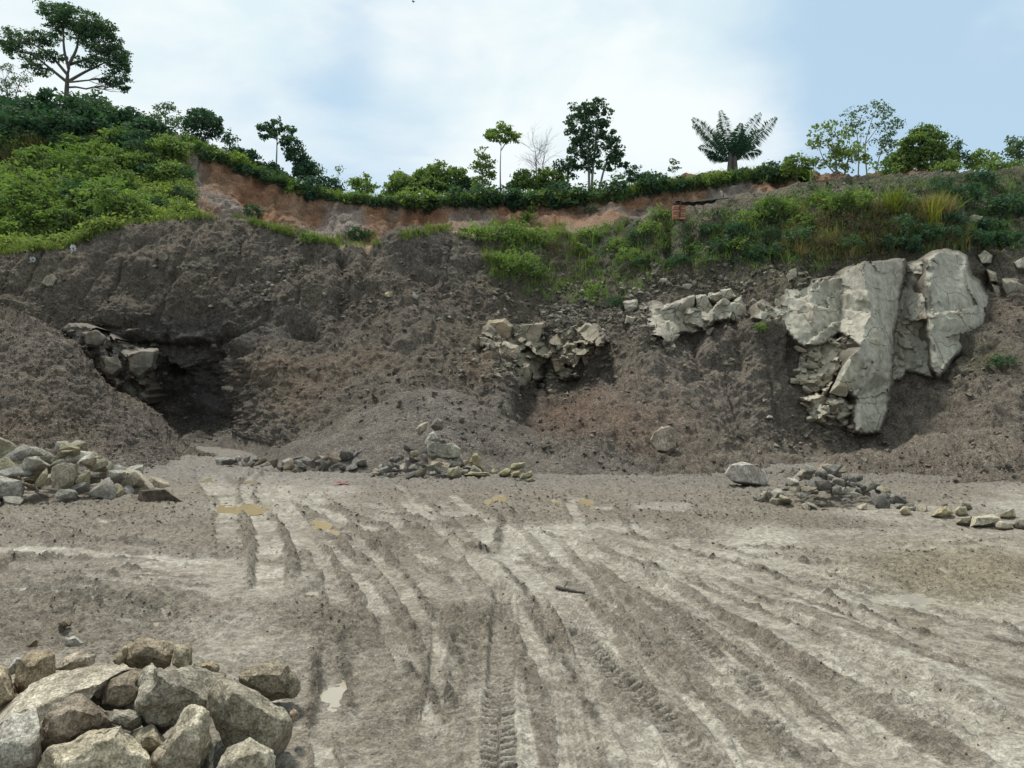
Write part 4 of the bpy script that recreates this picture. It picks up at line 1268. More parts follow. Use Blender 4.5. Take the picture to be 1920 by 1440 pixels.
for k, (o_, th) in enumerate(LB):
    c = np.mean(o_, 0)
    if k in (1, 2, 3, 9, 12, 13):
        continue
    block(ld, o_, hit(c[0], c[1])[0].y - .12, th * 1.2, (0.34, 0.325, 0.275), 100 + k, front=.86, back=1.0, lean=.6, rough=.045, chip=.16)
relief('rock_bed', [(1170,566),(1196,563),(1222,560),(1250,568),(1280,558),(1306,553),(1330,552),(1370,540),(1384,552),(1396,566),(1405,597),(1380,603),(1342,606),(1322,620),(1300,628),(1275,630),(1260,646),(1240,650),(1216,640),(1208,618),(1190,612),(1172,604)],
       [(1165,560,32.6),(1165,610,31.9),(1290,550,32.0),(1400,540,32.1),(1410,600,31.6),(1290,630,31.0),(1240,655,30.9)], 2.0, (0.33,0.312,0.262), ld, 3.2, .12, 21, rimw=26.0, edge=(0.9, 9), embed=.28, fine=.05, facets=((36,.42),(16,.2)))
# shattered rock left of the gully
sh = thing('shattered_outcrop', 'shattered grey brown rock outcrop with a dark gap above the red brown debris', 'rock outcrop', at(1000, 715, 31.0))
SB = [([(905,618),(918,602),(945,600),(960,612),(956,636),(930,642),(908,632)],1.0), ([(898,632),(920,636),(932,648),(920,658),(900,648)],.7), ([(925,648),(945,640),(970,650),(975,668),(955,682),(930,672)],.9),
      ([(960,618),(985,606),(1024,602),(1020,630),(1008,650),(985,648),(962,640)],1.1), ([(975,650),(1004,652),(998,678),(978,676)],.8), ([(1004,650),(1018,636),(1016,690),(1004,716),(994,712),(998,680)],1.0),
      ([(962,690),(992,684),(994,712),(978,728),(962,722)],.8), ([(1022,648),(1042,632),(1058,640),(1040,668),(1024,670)],.7), ([(1056,640),(1078,636),(1090,656),(1070,668),(1052,664)],.7), ([(1082,620),(1098,606),(1120,610),(1128,632),(1104,640),(1086,638)],.9),
      ([(1090,642),(1118,640),(1120,660),(1096,668)],.7), ([(1060,668),(1088,668),(1094,684),(1070,690)],.6), ([(1030,672),(1056,668),(1062,694),(1040,700)],.7), ([(1094,670),(1116,664),(1112,686),(1096,692)],.6),
      ([(1042,700),(1066,694),(1082,708),(1058,716)],.5), ([(1036,622),(1052,614),(1060,628),(1046,636)],.5), ([(944,682),(962,678),(966,700),(950,700)],.5), ([(1112,612),(1132,618),(1134,640),(1120,640)],.6)]
for k, (o_, th) in enumerate(SB):
    if k in (4, 7, 8, 11, 13, 15, 16):
        continue
    c = np.mean(o_, 0)
    block(sh, o_, hit(c[0], c[1])[0].y - .10, th * 1.2, (0.27, 0.25, 0.20) if k % 4 else (0.27, 0.225, 0.165), 140 + k, front=.84, back=1.0, lean=.8, rough=.045, chip=.16)
relief('rock_bed', [(898,640),(905,615),(920,600),(948,598),(975,606),(1024,600),(1026,640),(1050,612),(1096,604),(1124,608),(1136,630),(1130,668),(1110,690),(1080,712),(1050,716),(1030,700),(1018,712),(1000,720),(978,730),(960,724),(962,700),(940,684),(922,664),(900,650)],
       [(895,640,32.2),(950,595,32.6),(1030,600,32.5),(1130,605,32.8),(1140,660,32.2),(1060,720,31.4),(970,735,31.0),(930,680,31.4)], 2.0, (0.235,0.215,0.168), sh, 3.2, .14, 22, rimw=26.0, edge=(1.0, 10), embed=.28, fine=.06, facets=((34,.5),(15,.24)))
# rock in the side of the pit
pt = thing('pit_outcrop', 'grey smeared rock blocks on the near side of the dark pit', 'rock outcrop', at(240, 720, 31.8))
PB = [([(128,608),(150,606),(160,622),(150,636),(132,628)],.6), ([(150,622),(180,618),(198,634),(184,650),(160,646)],.8), ([(186,632),(214,636),(226,654),(206,668),(184,658)],.8), ([(166,656),(190,664),(192,682),(170,680)],.7),
      ([(190,668),(222,664),(230,690),(210,706),(192,692)],.9), ([(226,660),(262,654),(294,656),(288,690),(262,712),(240,700),(232,680)],1.3), ([(242,700),(264,712),(286,694),(282,722),(262,738),(244,728)],1.1), ([(204,706),(232,696),(240,718),(222,728)],.8),
      ([(224,728),(244,728),(262,740),(280,738),(274,756),(250,750)],.8), ([(110,612),(128,616),(130,632),(112,630)],.5)]
for k, (o_, th) in enumerate(PB):
    if k not in (1, 4, 5):
        continue
    c = np.mean(o_, 0)
    block(pt, o_, 32.0 + (0.25 if k == 5 else 0), th * 1.2, (0.16, 0.15, 0.13) if k not in (5, 6) else (0.175, 0.165, 0.145), 180 + k, front=.84, back=1.0, lean=.8, rough=.045, chip=.16)
relief('rock_bed', [(106,616),(128,606),(160,606),(190,618),(230,640),(262,652),(296,656),(290,700),(284,735),(276,758),(250,752),(228,735),(205,712),(180,688),(160,660),(130,640)],
       [(100,610,32.5),(200,620,32.3),(296,650,33.0),(285,750,32.1),(230,740,31.8),(150,660,32.2)], 2.0, (0.20,0.188,0.168), pt, 3.2, .14, 23, rimw=26.0, edge=(0.6, 8), fine=.06, facets=((34,.45),(14,.22)))
# rock at the far right of the slope
fr = thing('side_outcrop', 'grey rock blocks beside the tall pale outcrop under the overgrown slope', 'rock outcrop', at(1900, 580, 32.5))
for k, (o_, th) in enumerate([([(1880,524),(1905,522),(1932,530),(1936,575),(1905,580),(1884,566)],1.0), ([(1858,530),(1876,536),(1880,560),(1866,562)],.7), ([(1850,505),(1868,512),(1872,530),(1856,530)],.6), ([(1930,520),(1990,515),(2010,560),(1960,585),(1934,570)],1.1)]):
    block(fr, o_, 32.6, th * 1.2, (0.25, 0.23, 0.19), 200 + k, front=.7, back=1.0, lean=.6, rough=.03, chip=.05)

# ------------------------------------------------------------------ near stone pile
NP = [ # outline, distance, thickness, colour, label
 ([(75,1440),(100,1405),(165,1372),(225,1360),(250,1385),(272,1425),(278,1475),(200,1490),(80,1480)],3.62,.34,TAN,'big tan rock with a rough domed top at the bottom of the near pile'),
 ([(60,1408),(85,1345),(130,1310),(165,1304),(200,1325),(202,1362),(120,1400),(80,1418)],3.95,.34,(.25,.215,.17),'brown slanting rock behind the big domed tan rock'),
 ([(-40,1440),(-30,1380),(20,1345),(60,1338),(82,1345),(72,1395),(78,1440),(40,1470),(-30,1475)],3.80,.34,(.34,.325,.285),'whitish grey rock lying beside the brown slanting rock'),
 ([(0,1345),(40,1325),(90,1280),(110,1262),(180,1238),(215,1250),(245,1240),(208,1300),(195,1318),(120,1330),(60,1336),(-5,1378),(-60,1380)],4.25,.40,(.34,.31,.25),'long tan grey rock with a pale crest across the back of the near pile'),
 ([(205,1300),(212,1262),(240,1248),(270,1262),(272,1290),(255,1322),(222,1328),(192,1320)],4.20,.30,BROWN,'dark brown cracked rock wedged in the middle of the near pile'),
 ([(250,1300),(268,1262),(285,1242),(330,1250),(380,1262),(420,1268),(412,1300),(395,1325),(350,1350),(302,1376),(262,1350),(245,1322)],4.10,.36,(.285,.263,.215),'large greenish grey slab rock in the middle of the near pile'),
 ([(395,1330),(402,1300),(430,1268),(455,1288),(490,1320),(525,1330),(545,1358),(542,1425),(510,1430),(470,1405),(420,1412),(402,1375)],3.92,.36,(.27,.25,.195),'large grey brown pointed rock at the open end of the near pile'),
 ([(278,1430),(300,1400),(338,1360),(350,1338),(380,1333),(388,1345),(386,1400),(370,1450),(330,1470),(285,1465)],3.75,.28,(.33,.30,.235),'steep tan rock with a white top leaning below the greenish slab'),
 ([(415,1440),(432,1408),(470,1382),(490,1395),(516,1420),(512,1460),(440,1475)],3.55,.26,(.36,.335,.27),'pale tan rock peeking up in front of the pointed rock'),
 ([(250,1390),(255,1370),(280,1358),(300,1372),(312,1395),(296,1410),(272,1420)],3.90,.22,(.29,.265,.20),'small tan brown rock between the domed rock and the steep rock'),
 ([(200,1345),(215,1335),(240,1332),(264,1340),(262,1360),(245,1370),(225,1360)],4.0,.2,(.31,.30,.25),'small pale jagged rock below the dark cracked rock'),
 ([(448,1270),(455,1255),(500,1247),(535,1250),(552,1280),(548,1302),(515,1312),(492,1322),(468,1300)],4.55,.32,(.20,.172,.128),'flat topped brown rock lying apart on the mud behind the pointed rock'),
 ([(230,1235),(240,1205),(275,1196),(315,1205),(330,1225),(325,1250),(290,1256),(246,1248)],4.75,.34,(.25,.21,.155),'rough brown furrowed rock standing at the back of the near pile'),
 ([(324,1245),(330,1212),(355,1204),(360,1215),(358,1250),(340,1256)],4.7,.22,(.34,.30,.225),'square tan rock standing against the furrowed brown rock'),
 ([(360,1255),(365,1243),(398,1240),(410,1247),(408,1262),(370,1264)],4.7,.22,(.24,.205,.145),'low flat brown rock beside the square tan rock'),
 ([(30,1298),(40,1240),(60,1228),(100,1230),(108,1255),(90,1280),(60,1302)],4.55,.32,(.24,.195,.135),'brown upright rock standing at the upper end of the long tan rock'),
 ([(8,1250),(20,1238),(42,1232),(40,1255),(22,1262)],4.75,.2,GREY,'small grey rock behind the brown upright rock'),
 ([(-50,1310),(-30,1262),(5,1252),(24,1285),(28,1310),(0,1330)],4.4,.34,(.33,.28,.20),'tan rock cut off by the picture edge above the long tan rock'),
 ([(105,1255),(120,1232),(150,1222),(180,1228),(175,1242),(130,1262)],4.65,.28,(.35,.31,.25),'pale pinkish tan rock lying behind the long tan rock'),
 ([(385,1420),(392,1385),(404,1395),(402,1440),(388,1470)],3.80,.2,(.25,.24,.2),'narrow grey rock stuck in the gap under the pointed rock'),
 ([(540,1335),(552,1328),(562,1340),(556,1352),(542,1355)],4.15,.13,(.27,.22,.16),'small brown stone touching the pointed rock on the mud side'),
 ([(210,1240),(225,1215),(240,1210),(240,1236),(222,1246)],4.75,.2,(.30,.26,.19),'small tan rock tucked behind the furrowed brown rock'),
 ([(395,1268),(412,1258),(424,1266),(418,1276),(400,1278)],4.45,.16,(.37,.32,.23),'little orange tan stone on the edge of the greenish slab'),
 ([(120,1212),(122,1197),(140,1194),(156,1206),(148,1212)],5.35,.16,GREY,'small pale grey stone on the mud just beyond the near pile'),
 ([(50,1212),(62,1200),(72,1200),(72,1212)],5.3,.14,BROWN,'small dark brown stone on the mud just beyond the near pile'),
 ([(110,1168),(122,1160),(136,1164),(134,1174),(118,1176)],6.0,.15,BROWN,'small dark stone lying alone on the mud beyond the near pile'),
 ([(568,1218),(580,1210),(594,1216),(590,1224),(574,1224)],5.55,.12,PALE,'small whitish stone lying alone on the mud near the puddle'),
]
for k, (o_, Y, th, col, lab) in enumerate(NP):
    oc_ = np.mean(o_, 0)
    o_ = [tuple(oc_ + (np.array(q) - oc_) * (1.10 if k < 20 else 1.0)) for q in o_]
    hero(o_, Y, th, tuple(min(.6, v * 1.32) for v in col), lab, seed=300 + k, group='stones of the near pile', front=.62, up=4 if k < 20 else 0, res=.019 if th > .24 else .022, rough=.05, chip=.12, back=.75)
# ------------------------------------------------------------------ stone heaps further off
HSTATE = {}
def heap(cx, cy, rx, ry, hgt, n, smin, smax, cols, name_phrase, group, seed, skew=0.0, flatness=None, base=None, labels=None):
    """stones tipped in a heap: heap form h(x,y), small gaps, largest at random"""
    rng = np.random.default_rng(seed)
    items, tries = [], 0
    while len(items) < n and tries < 20000:
        tries += 1
        r, a = math.sqrt(rng.uniform(0, 1)), rng.uniform(0, 2 * math.pi)
        x, y = cx + rx * r * math.cos(a), cy + ry * r * math.sin(a)
        s = smin + (smax - smin) * rng.uniform(0, 1) ** 1.8
        h = hgt * max(0.0, 1 - r ** 1.25) * (1 + 0.15 * math.sin(3 * a + seed))
        g = drop(x, y)
        z = (g.z if (g and base is None) else (base or 0)) + h
        p = np.array([x, y, z])
        if any(np.linalg.norm(p - q[0]) < 0.28 * (s + q[1]) for q in items):
            continue
        items.append((p, s))
    out = []
    for k, (p, s) in enumerate(items):
        c = cols[int(rng.integers(len(cols)))]
        o = stone(p + np.array([0, 0, s * 0.12]), s, c, None, group, rng)
        out.append((o, s, c))
    # say what sets each stone apart: its place in the heap, else its size and colour
    done = set()
    def give(i, text):
        if i not in done:
            out[i][0]['label'] = text
            done.add(i)
    P = np.array([o.location[:] for o, s, c in out])
    S = np.array([s for o, s, c in out])
    give(int(P[:, 2].argmax()), f'topmost stone of {name_phrase}')
    give(int(S.argmax()), f'biggest stone of {name_phrase}')
    give(int((P[:, 0] / P[:, 1]).argmax()), f'outermost right stone of {name_phrase}')
    give(int((P[:, 0] / P[:, 1]).argmin()), f'outermost left stone of {name_phrase}')
    give(int(P[:, 1].argmin()), f'frontmost stone of {name_phrase}')
    med = np.median(S)
    pxs = P[:, 0] / P[:, 1]
    q1, q2 = np.quantile(pxs, (0.33, 0.67))
    zs = P[:, 2]
    z1 = np.median(zs)
    cn = {GREY: 'grey', TAN: 'tan', PALE: 'pale grey', OLIVE: 'yellowish', BROWN: 'brown', DGREY: 'dark grey'}
    for i, (o, s, c) in enumerate(out):
        side = 'left' if pxs[i] < q1 else 'right' if pxs[i] > q2 else 'middle'
        lev = 'upper' if zs[i] > z1 else 'lower'
        give(i, f'{"larger" if s > med else "smaller"} {cn.get(c, "grey")} stone in the {lev} {side} of {name_phrase}')
    return out
heap(-8.45, 14.5, 1.6, 1.7, .74, 76, .32, .74, [TAN, GREY, OLIVE, PALE, TAN, GREY], 'the big tan heap', 'stones of the big tan heap below the dirt mound', 41)
heap(-6.0, 20.6, 2.2, .7, .30, 36, .24, .52, [DGREY, BROWN, GREY], 'the low dark row before the pit', 'stones of the low dark row before the pit', 42)
heap(-2.05, 18.45, 1.30, .9, .72, 62, .18, .46, [GREY, DGREY, GREY, TAN], 'the heap under the gravel cone', 'stones of the heap under the gravel cone', 43)
heap(5.5, 13.5, 1.20, 1.0, .50, 80, .15, .42, [GREY, GREY, DGREY, TAN, PALE], 'the heap beside the white boulder', 'stones of the heap beside the white boulder', 44)
heap(7.0, 12.5, .85, .35, .06, 8, .10, .24, [GREY, TAN, PALE], 'the tail of the boulder heap', 'stones in the tail of the heap', 45)
heap(2.3, 19.2, .95, .45, .05, 8, .12, .30, [DGREY, BROWN, TAN], 'the few stones below the red debris', 'stones scattered below the red debris', 46)
# stones with a shape of their own
HB = [
 ([(-40,880),(-40,830),(0,820),(25,830),(42,850),(46,876),(20,884)],17.6,.9,(.30,.28,.20),'large olive grey boulder at the picture edge behind the stone heap','boulder'),
 ([(258,925),(262,908),(310,905),(332,922),(345,932),(340,942),(300,942),(262,938)],13.6,.45,(.12,.095,.072),'dark earth covered block at the end of the stone heap','boulder'),
 ([(1358,888),(1366,873),(1390,864),(1412,870),(1434,884),(1440,902),(1432,914),(1395,908),(1362,904)],15.6,.75,(.46,.44,.40),'big white rounded boulder standing on the debris beside the heap','boulder'),
 ([(1219,826),(1226,812),(1240,801),(1258,800),(1267,806),(1266,840),(1250,850),(1228,848)],22.6,.75,(.46,.39,.32),'brownish block with a flat bright top on the red brown debris','boulder'),
 ([(956,786),(968,773),(980,786),(974,792),(960,792)],26.2,.4,(.42,.40,.33),'small pale pyramid shaped rock below the bluff','boulder'),
 ([(800,836),(830,834),(852,832),(864,842),(862,858),(840,862),(808,858),(795,850)],18.3,.6,(.40,.39,.345),'broad pale slab rock on the heap under the gravel cone','boulder'),
 ([(798,826),(804,812),(814,808),(826,826),(808,836)],18.7,.38,(.36,.35,.32),'pale pointed stone standing on top of the heap under the gravel cone','stone'),
 ([(778,806),(790,793),(802,790),(798,808),(786,818)],19.1,.36,(.33,.30,.24),'tan leaning stone above the heap under the gravel cone','stone'),
 ([(806,800),(818,782),(832,788),(832,806),(816,808)],19.4,.38,(.17,.155,.135),'dark earthy stone above the heap under the gravel cone','stone'),
 ([(878,868),(882,852),(894,845),(902,862),(907,886),(892,882)],17.6,.4,(.36,.33,.20),'yellowish upright wedge stone at the end of the heap','stone'),
 ([(756,870),(760,858),(784,864),(790,880),(768,884),(752,886)],17.2,.3,DGREY,'dark grey stone in the front row under the gravel cone','stone'),
 ([(838,888),(840,876),(860,870),(866,884),(858,896),(844,896)],17.1,.34,(.33,.31,.22),'flat tan stone in the front row under the gravel cone','stone'),
 ([(664,874),(668,862),(686,860),(690,874),(680,878)],18.6,.34,DGREY,'dark round stone lying apart before the gravel cone','stone'),
 ([(863,890),(880,883),(922,884),(925,892),(905,894)],17.4,.3,(.36,.335,.21),'low yellowish slab at the start of the slab stack','slab'),
 ([(920,882),(928,875),(934,880),(930,888),(922,890)],17.6,.25,(.35,.325,.21),'small yellowish slab tucked behind the slab stack','slab'),
 ([(932,888),(948,878),(960,880),(955,892),(944,896)],17.3,.4,(.36,.335,.205),'yellowish slab leaning in the middle of the slab stack','slab'),
 ([(954,874),(962,868),(985,867),(982,876),(966,882),(955,880)],17.5,.4,(.37,.35,.225),'top slab of the yellowish slab stack with dark shadow under it','slab'),
 ([(956,896),(962,884),(978,880),(972,894)],17.3,.35,(.32,.30,.185),'dark sided yellowish slab under the top slab','slab'),
 ([(972,896),(978,888),(998,878),(1000,888),(986,898)],17.3,.35,(.35,.33,.21),'yellowish slab leaning at the outer end of the slab stack','slab'),
 ([(986,898),(998,894),(1008,899),(1004,903),(988,902)],16.9,.25,(.34,.32,.2),'low yellowish slab lying flat at the foot of the slab stack','slab'),
 ([(1490,893),(1498,884),(1524,876),(1528,884),(1516,894),(1496,900)],13.9,.45,(.37,.345,.27),'flat tan slab at the top of the heap beside the white boulder','stone'),
 ([(1526,888),(1538,868),(1552,868),(1592,884),(1575,898),(1540,900)],14.0,.4,(.30,.25,.20),'brown pointed slab crowning the heap beside the white boulder','stone'),
 ([(1742,968),(1760,950),(1776,946),(1788,960),(1770,972)],11.7,.3,(.42,.38,.25),'cream stone standing first in the pale stone row','stone'),
 ([(1786,962),(1796,950),(1812,950),(1816,964),(1800,970)],11.75,.28,(.44,.41,.31),'cream rounded stone second in the pale stone row','stone'),
 ([(1790,982),(1800,968),(1822,966),(1826,984),(1806,988)],11.2,.3,(.35,.32,.25),'grey tan stone before the rounded cream stone','stone'),
 ([(1812,984),(1822,968),(1866,966),(1878,970),(1868,984),(1840,990),(1824,990)],11.2,.45,(.45,.43,.34),'broad cream slab with a dark underside in the pale stone row','slab'),
 ([(1866,990),(1870,974),(1896,978),(1904,990),(1884,994)],11.0,.3,(.43,.40,.32),'low cream stone beside the broad cream slab','stone'),
 ([(1872,968),(1890,958),(1904,950),(1906,970),(1890,974)],11.6,.26,(.42,.38,.27),'cream stone with a raised point behind the broad slab','stone'),
 ([(1896,984),(1904,972),(1936,972),(1940,990),(1910,994)],11.0,.35,(.42,.39,.33),'pale stone at the picture edge ending the pale stone row','stone'),
 ([(1686,960),(1692,948),(1704,950),(1708,964),(1696,968)],11.9,.24,(.42,.38,.27),'small cream stone just past the heap beside the white boulder','stone'),
 ([(1694,1034),(1698,1022),(1706,1026),(1704,1036)],9.2,.1,PALE,'tiny white stone lying alone on the open mud','stone'),
 ([(1432,784),(1442,778),(1454,782),(1450,786),(1436,787)],27.4,.4,PALE,'flat pale stone lying on the debris below the tall outcrop','stone'),
 ([(78,532),(86,520),(98,514),(107,524),(100,538),(88,540)],33.3,.7,(.30,.28,.22),'tan boulder stuck in the dark soil above the dirt mound','boulder'),
 ([(292,482),(300,472),(312,474),(318,490),(300,492)],35.9,.6,(.20,.18,.15),'brown boulder stuck high in the dark soil bank','boulder'),
 ([(1475,516),(1482,505),(1494,504),(1494,522),(1478,530)],32.9,.5,(.38,.36,.29),'pale block sitting just above the outcrop wing','boulder'),
 ([(1520,420),(1530,410),(1560,405),(1556,420),(1530,424)],38.5,.5,(.28,.26,.2),'grey stone half hidden in the brush of the overgrown slope','boulder'),
 ([(1808,412),(1826,403),(1844,408),(1838,420),(1814,424)],37.5,.6,(.38,.36,.30),'pale flat boulder bedded high in the overgrown slope','boulder'),
 ([(1900,492),(1925,478),(1945,490),(1940,512),(1910,508)],33.4,.6,(.40,.38,.33),'pale boulder at the picture edge above the side outcrop','boulder'),
 ([(1832,480),(1846,470),(1862,480),(1860,496),(1840,496)],33.4,.5,(.35,.33,.27),'tan boulder above the end of the tall pale outcrop','boulder'),
]
ON_HEAP = ('topping', 'broad pale slab', 'pale pointed stone', 'tan leaning', 'dark earthy', 'top slab', 'flat tan slab at', 'brown pointed slab')
for k, (o_, Y, th, col, lab, cat) in enumerate(HB):
    if not lab.startswith(ON_HEAP):
        oa = np.array(o_, float)
        low = oa[oa[:, 1].argmax()]
        p, nn_ = hit(low[0], low[1] - 2)
        if p is not None:
            Y = p.y + th * 0.22
    o = hero(o_, Y, th, col, lab, cat=cat, seed=400 + k, front=.95 if 'flat bright top' in lab else .88 if cat == 'boulder' else .6, up=-2 if cat != 'slab' else -1, rough=.028, chip=.05, back=.8, name='boulder' if cat == 'boulder' else 'slab' if cat == 'slab' else 'stone')
    if not lab.startswith(ON_HEAP):
        vz = np.array([v.co[:] for v in o.data.vertices]) + np.array(o.location)
        lowv = vz[np.argsort(vz[:, 2])[:12]].mean(0)
        g = drop(lowv[0], lowv[1])
        if g is not None and lowv[2] > g.z - 0.04:
            o.location.z -= min(lowv[2] - g.z + (0.13 if cat == 'boulder' else 0.05), 0.6)

# stones bedded in the slopes
rng = np.random.default_rng(55)
def bedded(n, poly, smin, smax, col, text, group, kmin=0):
    poly = np.array(poly, float)
    lo, hi = poly.min(0), poly.max(0)
    made = 0
    while made < n:
        x, y = rng.uniform(lo[0], hi[0]), rng.uniform(lo[1], hi[1])
        if not inside(poly, x, y):
            continue
        p, nn = hit(x, y)
        if p is None:
            continue
        s = smin + (smax - smin) * rng.uniform() ** 2
        stone(p + nn * s * 0.15, s, col[int(rng.integers(len(col)))], text, group, rng)
        made += 1
bedded(26, [(1010,520),(1160,500),(1420,480),(1480,520),(1380,545),(1180,560),(1060,600),(1010,590)], .16, .5, [PALE, GREY, TAN], 'pale stone bedded in the dark overgrown slope above the rock ledge', 'pale stones in the overgrown slope')
bedded(9, [(380,500),(560,500),(560,590),(380,580)], .16, .45, [GREY, TAN, BROWN], 'stone bedded in the dark soil bank above the pit', 'stones in the soil bank above the pit')
bedded(8, [(640,520),(900,530),(900,600),(640,600)], .16, .42, [GREY, OLIVE], 'flat stone bedded in the dark soil bank above the gravel cone', 'stones in the soil bank above the gravel cone')

# ------------------------------------------------------------------ rubble nobody would count
def chunks(name, pts, sizes, cols, mat, squash=0.75, nrm=None):
    """one mesh of many small angular chunks (8 faces each)"""
    rng = np.random.default_rng(len(pts))
    n = len(pts)
    O = np.array([(1,0,0),(0,1,0),(-1,0,0),(0,-1,0),(0,0,1),(0,0,-1)], float)
    FO = np.array([(0,1,4),(1,2,4),(2,3,4),(3,0,4),(1,0,5),(2,1,5),(3,2,5),(0,3,5)])
    V = O[None] * rng.uniform(0.55, 1.25, (n, 6, 1)) + rng.normal(0, 0.16, (n, 6, 3))
    q = rng.normal(size=(n, 4)); q /= np.linalg.norm(q, axis=1, keepdims=True)
    w, x, y, z = q.T
    R = np.stack([1-2*(y*y+z*z), 2*(x*y-z*w), 2*(x*z+y*w), 2*(x*y+z*w), 1-2*(x*x+z*z), 2*(y*z-x*w), 2*(x*z-y*w), 2*(y*z+x*w), 1-2*(x*x+y*y)], -1).reshape(n, 3, 3)
    V = np.einsum('nij,nkj->nki', R, V) * np.array([1, 1, squash]) * (np.asarray(sizes) * 0.5)[:, None, None] + np.asarray(pts)[:, None, :]
    F = (FO[None] + 6 * np.arange(n)[:, None, None]).reshape(-1, 3)
    C = np.repeat(np.asarray(cols), 6, 0)
    me = mesh_np(name, V.reshape(-1, 3), F, False, {'Col': C})
    return obj(name, me, mat, kind='stuff')
rng = np.random.default_rng(66)
def on_quarry(n, w):
    """sample wall vertices with weights"""
    w = w.ravel() / w.sum()
    idx = rng.choice(len(w), n, p=w)
    return idx
area = np.linalg.norm(np.cross(np.gradient(QP, axis=1), np.gradient(QP, axis=0)), axis=-1)
inview = (QPX > -60) & (QPX < 1980) & (TT > 0.7) & (TT < 6.05)
stony = np.clip(0.35 + 0.8 * nz(fbm(flat, 0.5, 3, 0.5, 81)) + 0.9 * blob(QPX, QPY, 1080, 560, 100, 50) + 0.5 * blob(QPX, QPY, 1330, 520, 140, 40) + 0.5 * blob(QPX, QPY, 700, 600, 300, 60) + .3 * blob(QPX, QPY, 430, 520, 160, 60) + 0.6 * blob(QPX, QPY, 900, 820, 160, 50), 0.05, 2) * (1 - 0.7 * cave) * (1 - 0.6 * ap)
idx = on_quarry(24000, area * inview * stony)
qflat = QP.reshape(-1, 3)
sz = 0.04 + 0.22 * rng.uniform(0, 1, len(idx)) ** 6
pick = rng.uniform(0, 1, len(idx))
cc = qc.reshape(-1, 3)[idx] * rng.uniform(0.7, 1.5, (len(idx), 1))
lt = pick < 0.12
cc[lt] = np.array((0.30, 0.285, 0.245)) * rng.uniform(0.7, 1.3, (lt.sum(), 1))
chunks('slope_rubble', qflat[idx] + rng.normal(0, .04, (len(idx), 3)), sz, np.clip(cc, .01, .6), M['soil'])
# broken rock spilling between and below the outcrops
sp = 1.3 * blob(QPX, QPY, 1090, 580, 130, 50) + 1.2 * blob(QPX, QPY, 1180, 600, 60, 40) + blob(QPX, QPY, 1330, 520, 140, 36) + 1.1 * blob(QPX, QPY, 1010, 700, 110, 40) + 0.7 * blob(QPX, QPY, 1260, 650, 120, 26) + 0.8 * blob(QPX, QPY, 1560, 815, 90, 14) + .7 * blob(QPX, QPY, 1780, 710, 60, 22) + .5 * blob(QPX, QPY, 240, 700, 90, 60) + .6 * blob(QPX, QPY, 1440, 530, 60, 26) + .35 * blob(QPX, QPY, 480, 540, 120, 36)
sp = np.clip(sp, 0, 1.5) * np.clip(0.5 + 1.2 * nz(fbm(flat, .9, 3, .5, 83)), 0, 1)
idx = on_quarry(3400, area * inview * sp)
chunks('rock_rubble', qflat[idx] + N0.reshape(-1, 3)[idx] * .03, 0.08 + 0.32 * rng.uniform(0, 1, len(idx)) ** 3, np.array((0.29, 0.27, 0.22)) * rng.uniform(0.6, 1.25, (len(idx), 1)), M['soil'])
marea = np.linalg.norm(np.cross(np.gradient(MP, axis=1), np.gradient(MP, axis=0)), axis=-1) * (TM > 0.4) * (TM < 4) * (MPX > -60)
idx = rng.choice(marea.size, 9000, p=marea.ravel() / marea.sum())
chunks('mound_rubble', MP.reshape(-1, 3)[idx] + rng.normal(0, .03, (len(idx), 3)), 0.03 + 0.10 * rng.uniform(0, 1, len(idx)) ** 4, np.clip(mc.reshape(-1, 3)[idx] * rng.uniform(0.8, 1.6, (len(idx), 1)), .01, .5), M['soil'])
# crumbs and pebbles on the floor
wgt = (GH_ROUGH ** 1.5 + 0.05 + 1.5 * GH_DARK) * np.where((YY > 3.3) & (np.abs(UU) < 0.72) & (YY < 24), 1, 0) * np.clip(YY / 10, 0.45, 1.2)
cellw = wgt * (np.maximum(YY, 3) ** 1.0)
idx = rng.choice(cellw.size, 23000, p=cellw.ravel() / cellw.sum())
sz = 0.008 + 0.04 * rng.uniform(0, 1, len(idx)) ** 4 + 0.015 * GH_DARK.ravel()[idx] * rng.uniform(0, 1, len(idx))
sz *= np.clip(gcV[idx, 1] / 9, 0.6, 1.4)
cc = np.clip(gc.reshape(-1, 3)[idx] * rng.uniform(0.85, 1.35, (len(idx), 1)), .05, .6)
lt = rng.uniform(0, 1, len(idx)) < 0.12
cc[lt] = np.array((0.36, 0.34, 0.29)) * rng.uniform(0.8, 1.2, (lt.sum(), 1))
chunks('mud_crumbs', gcV[idx], sz, cc, M['soil'])
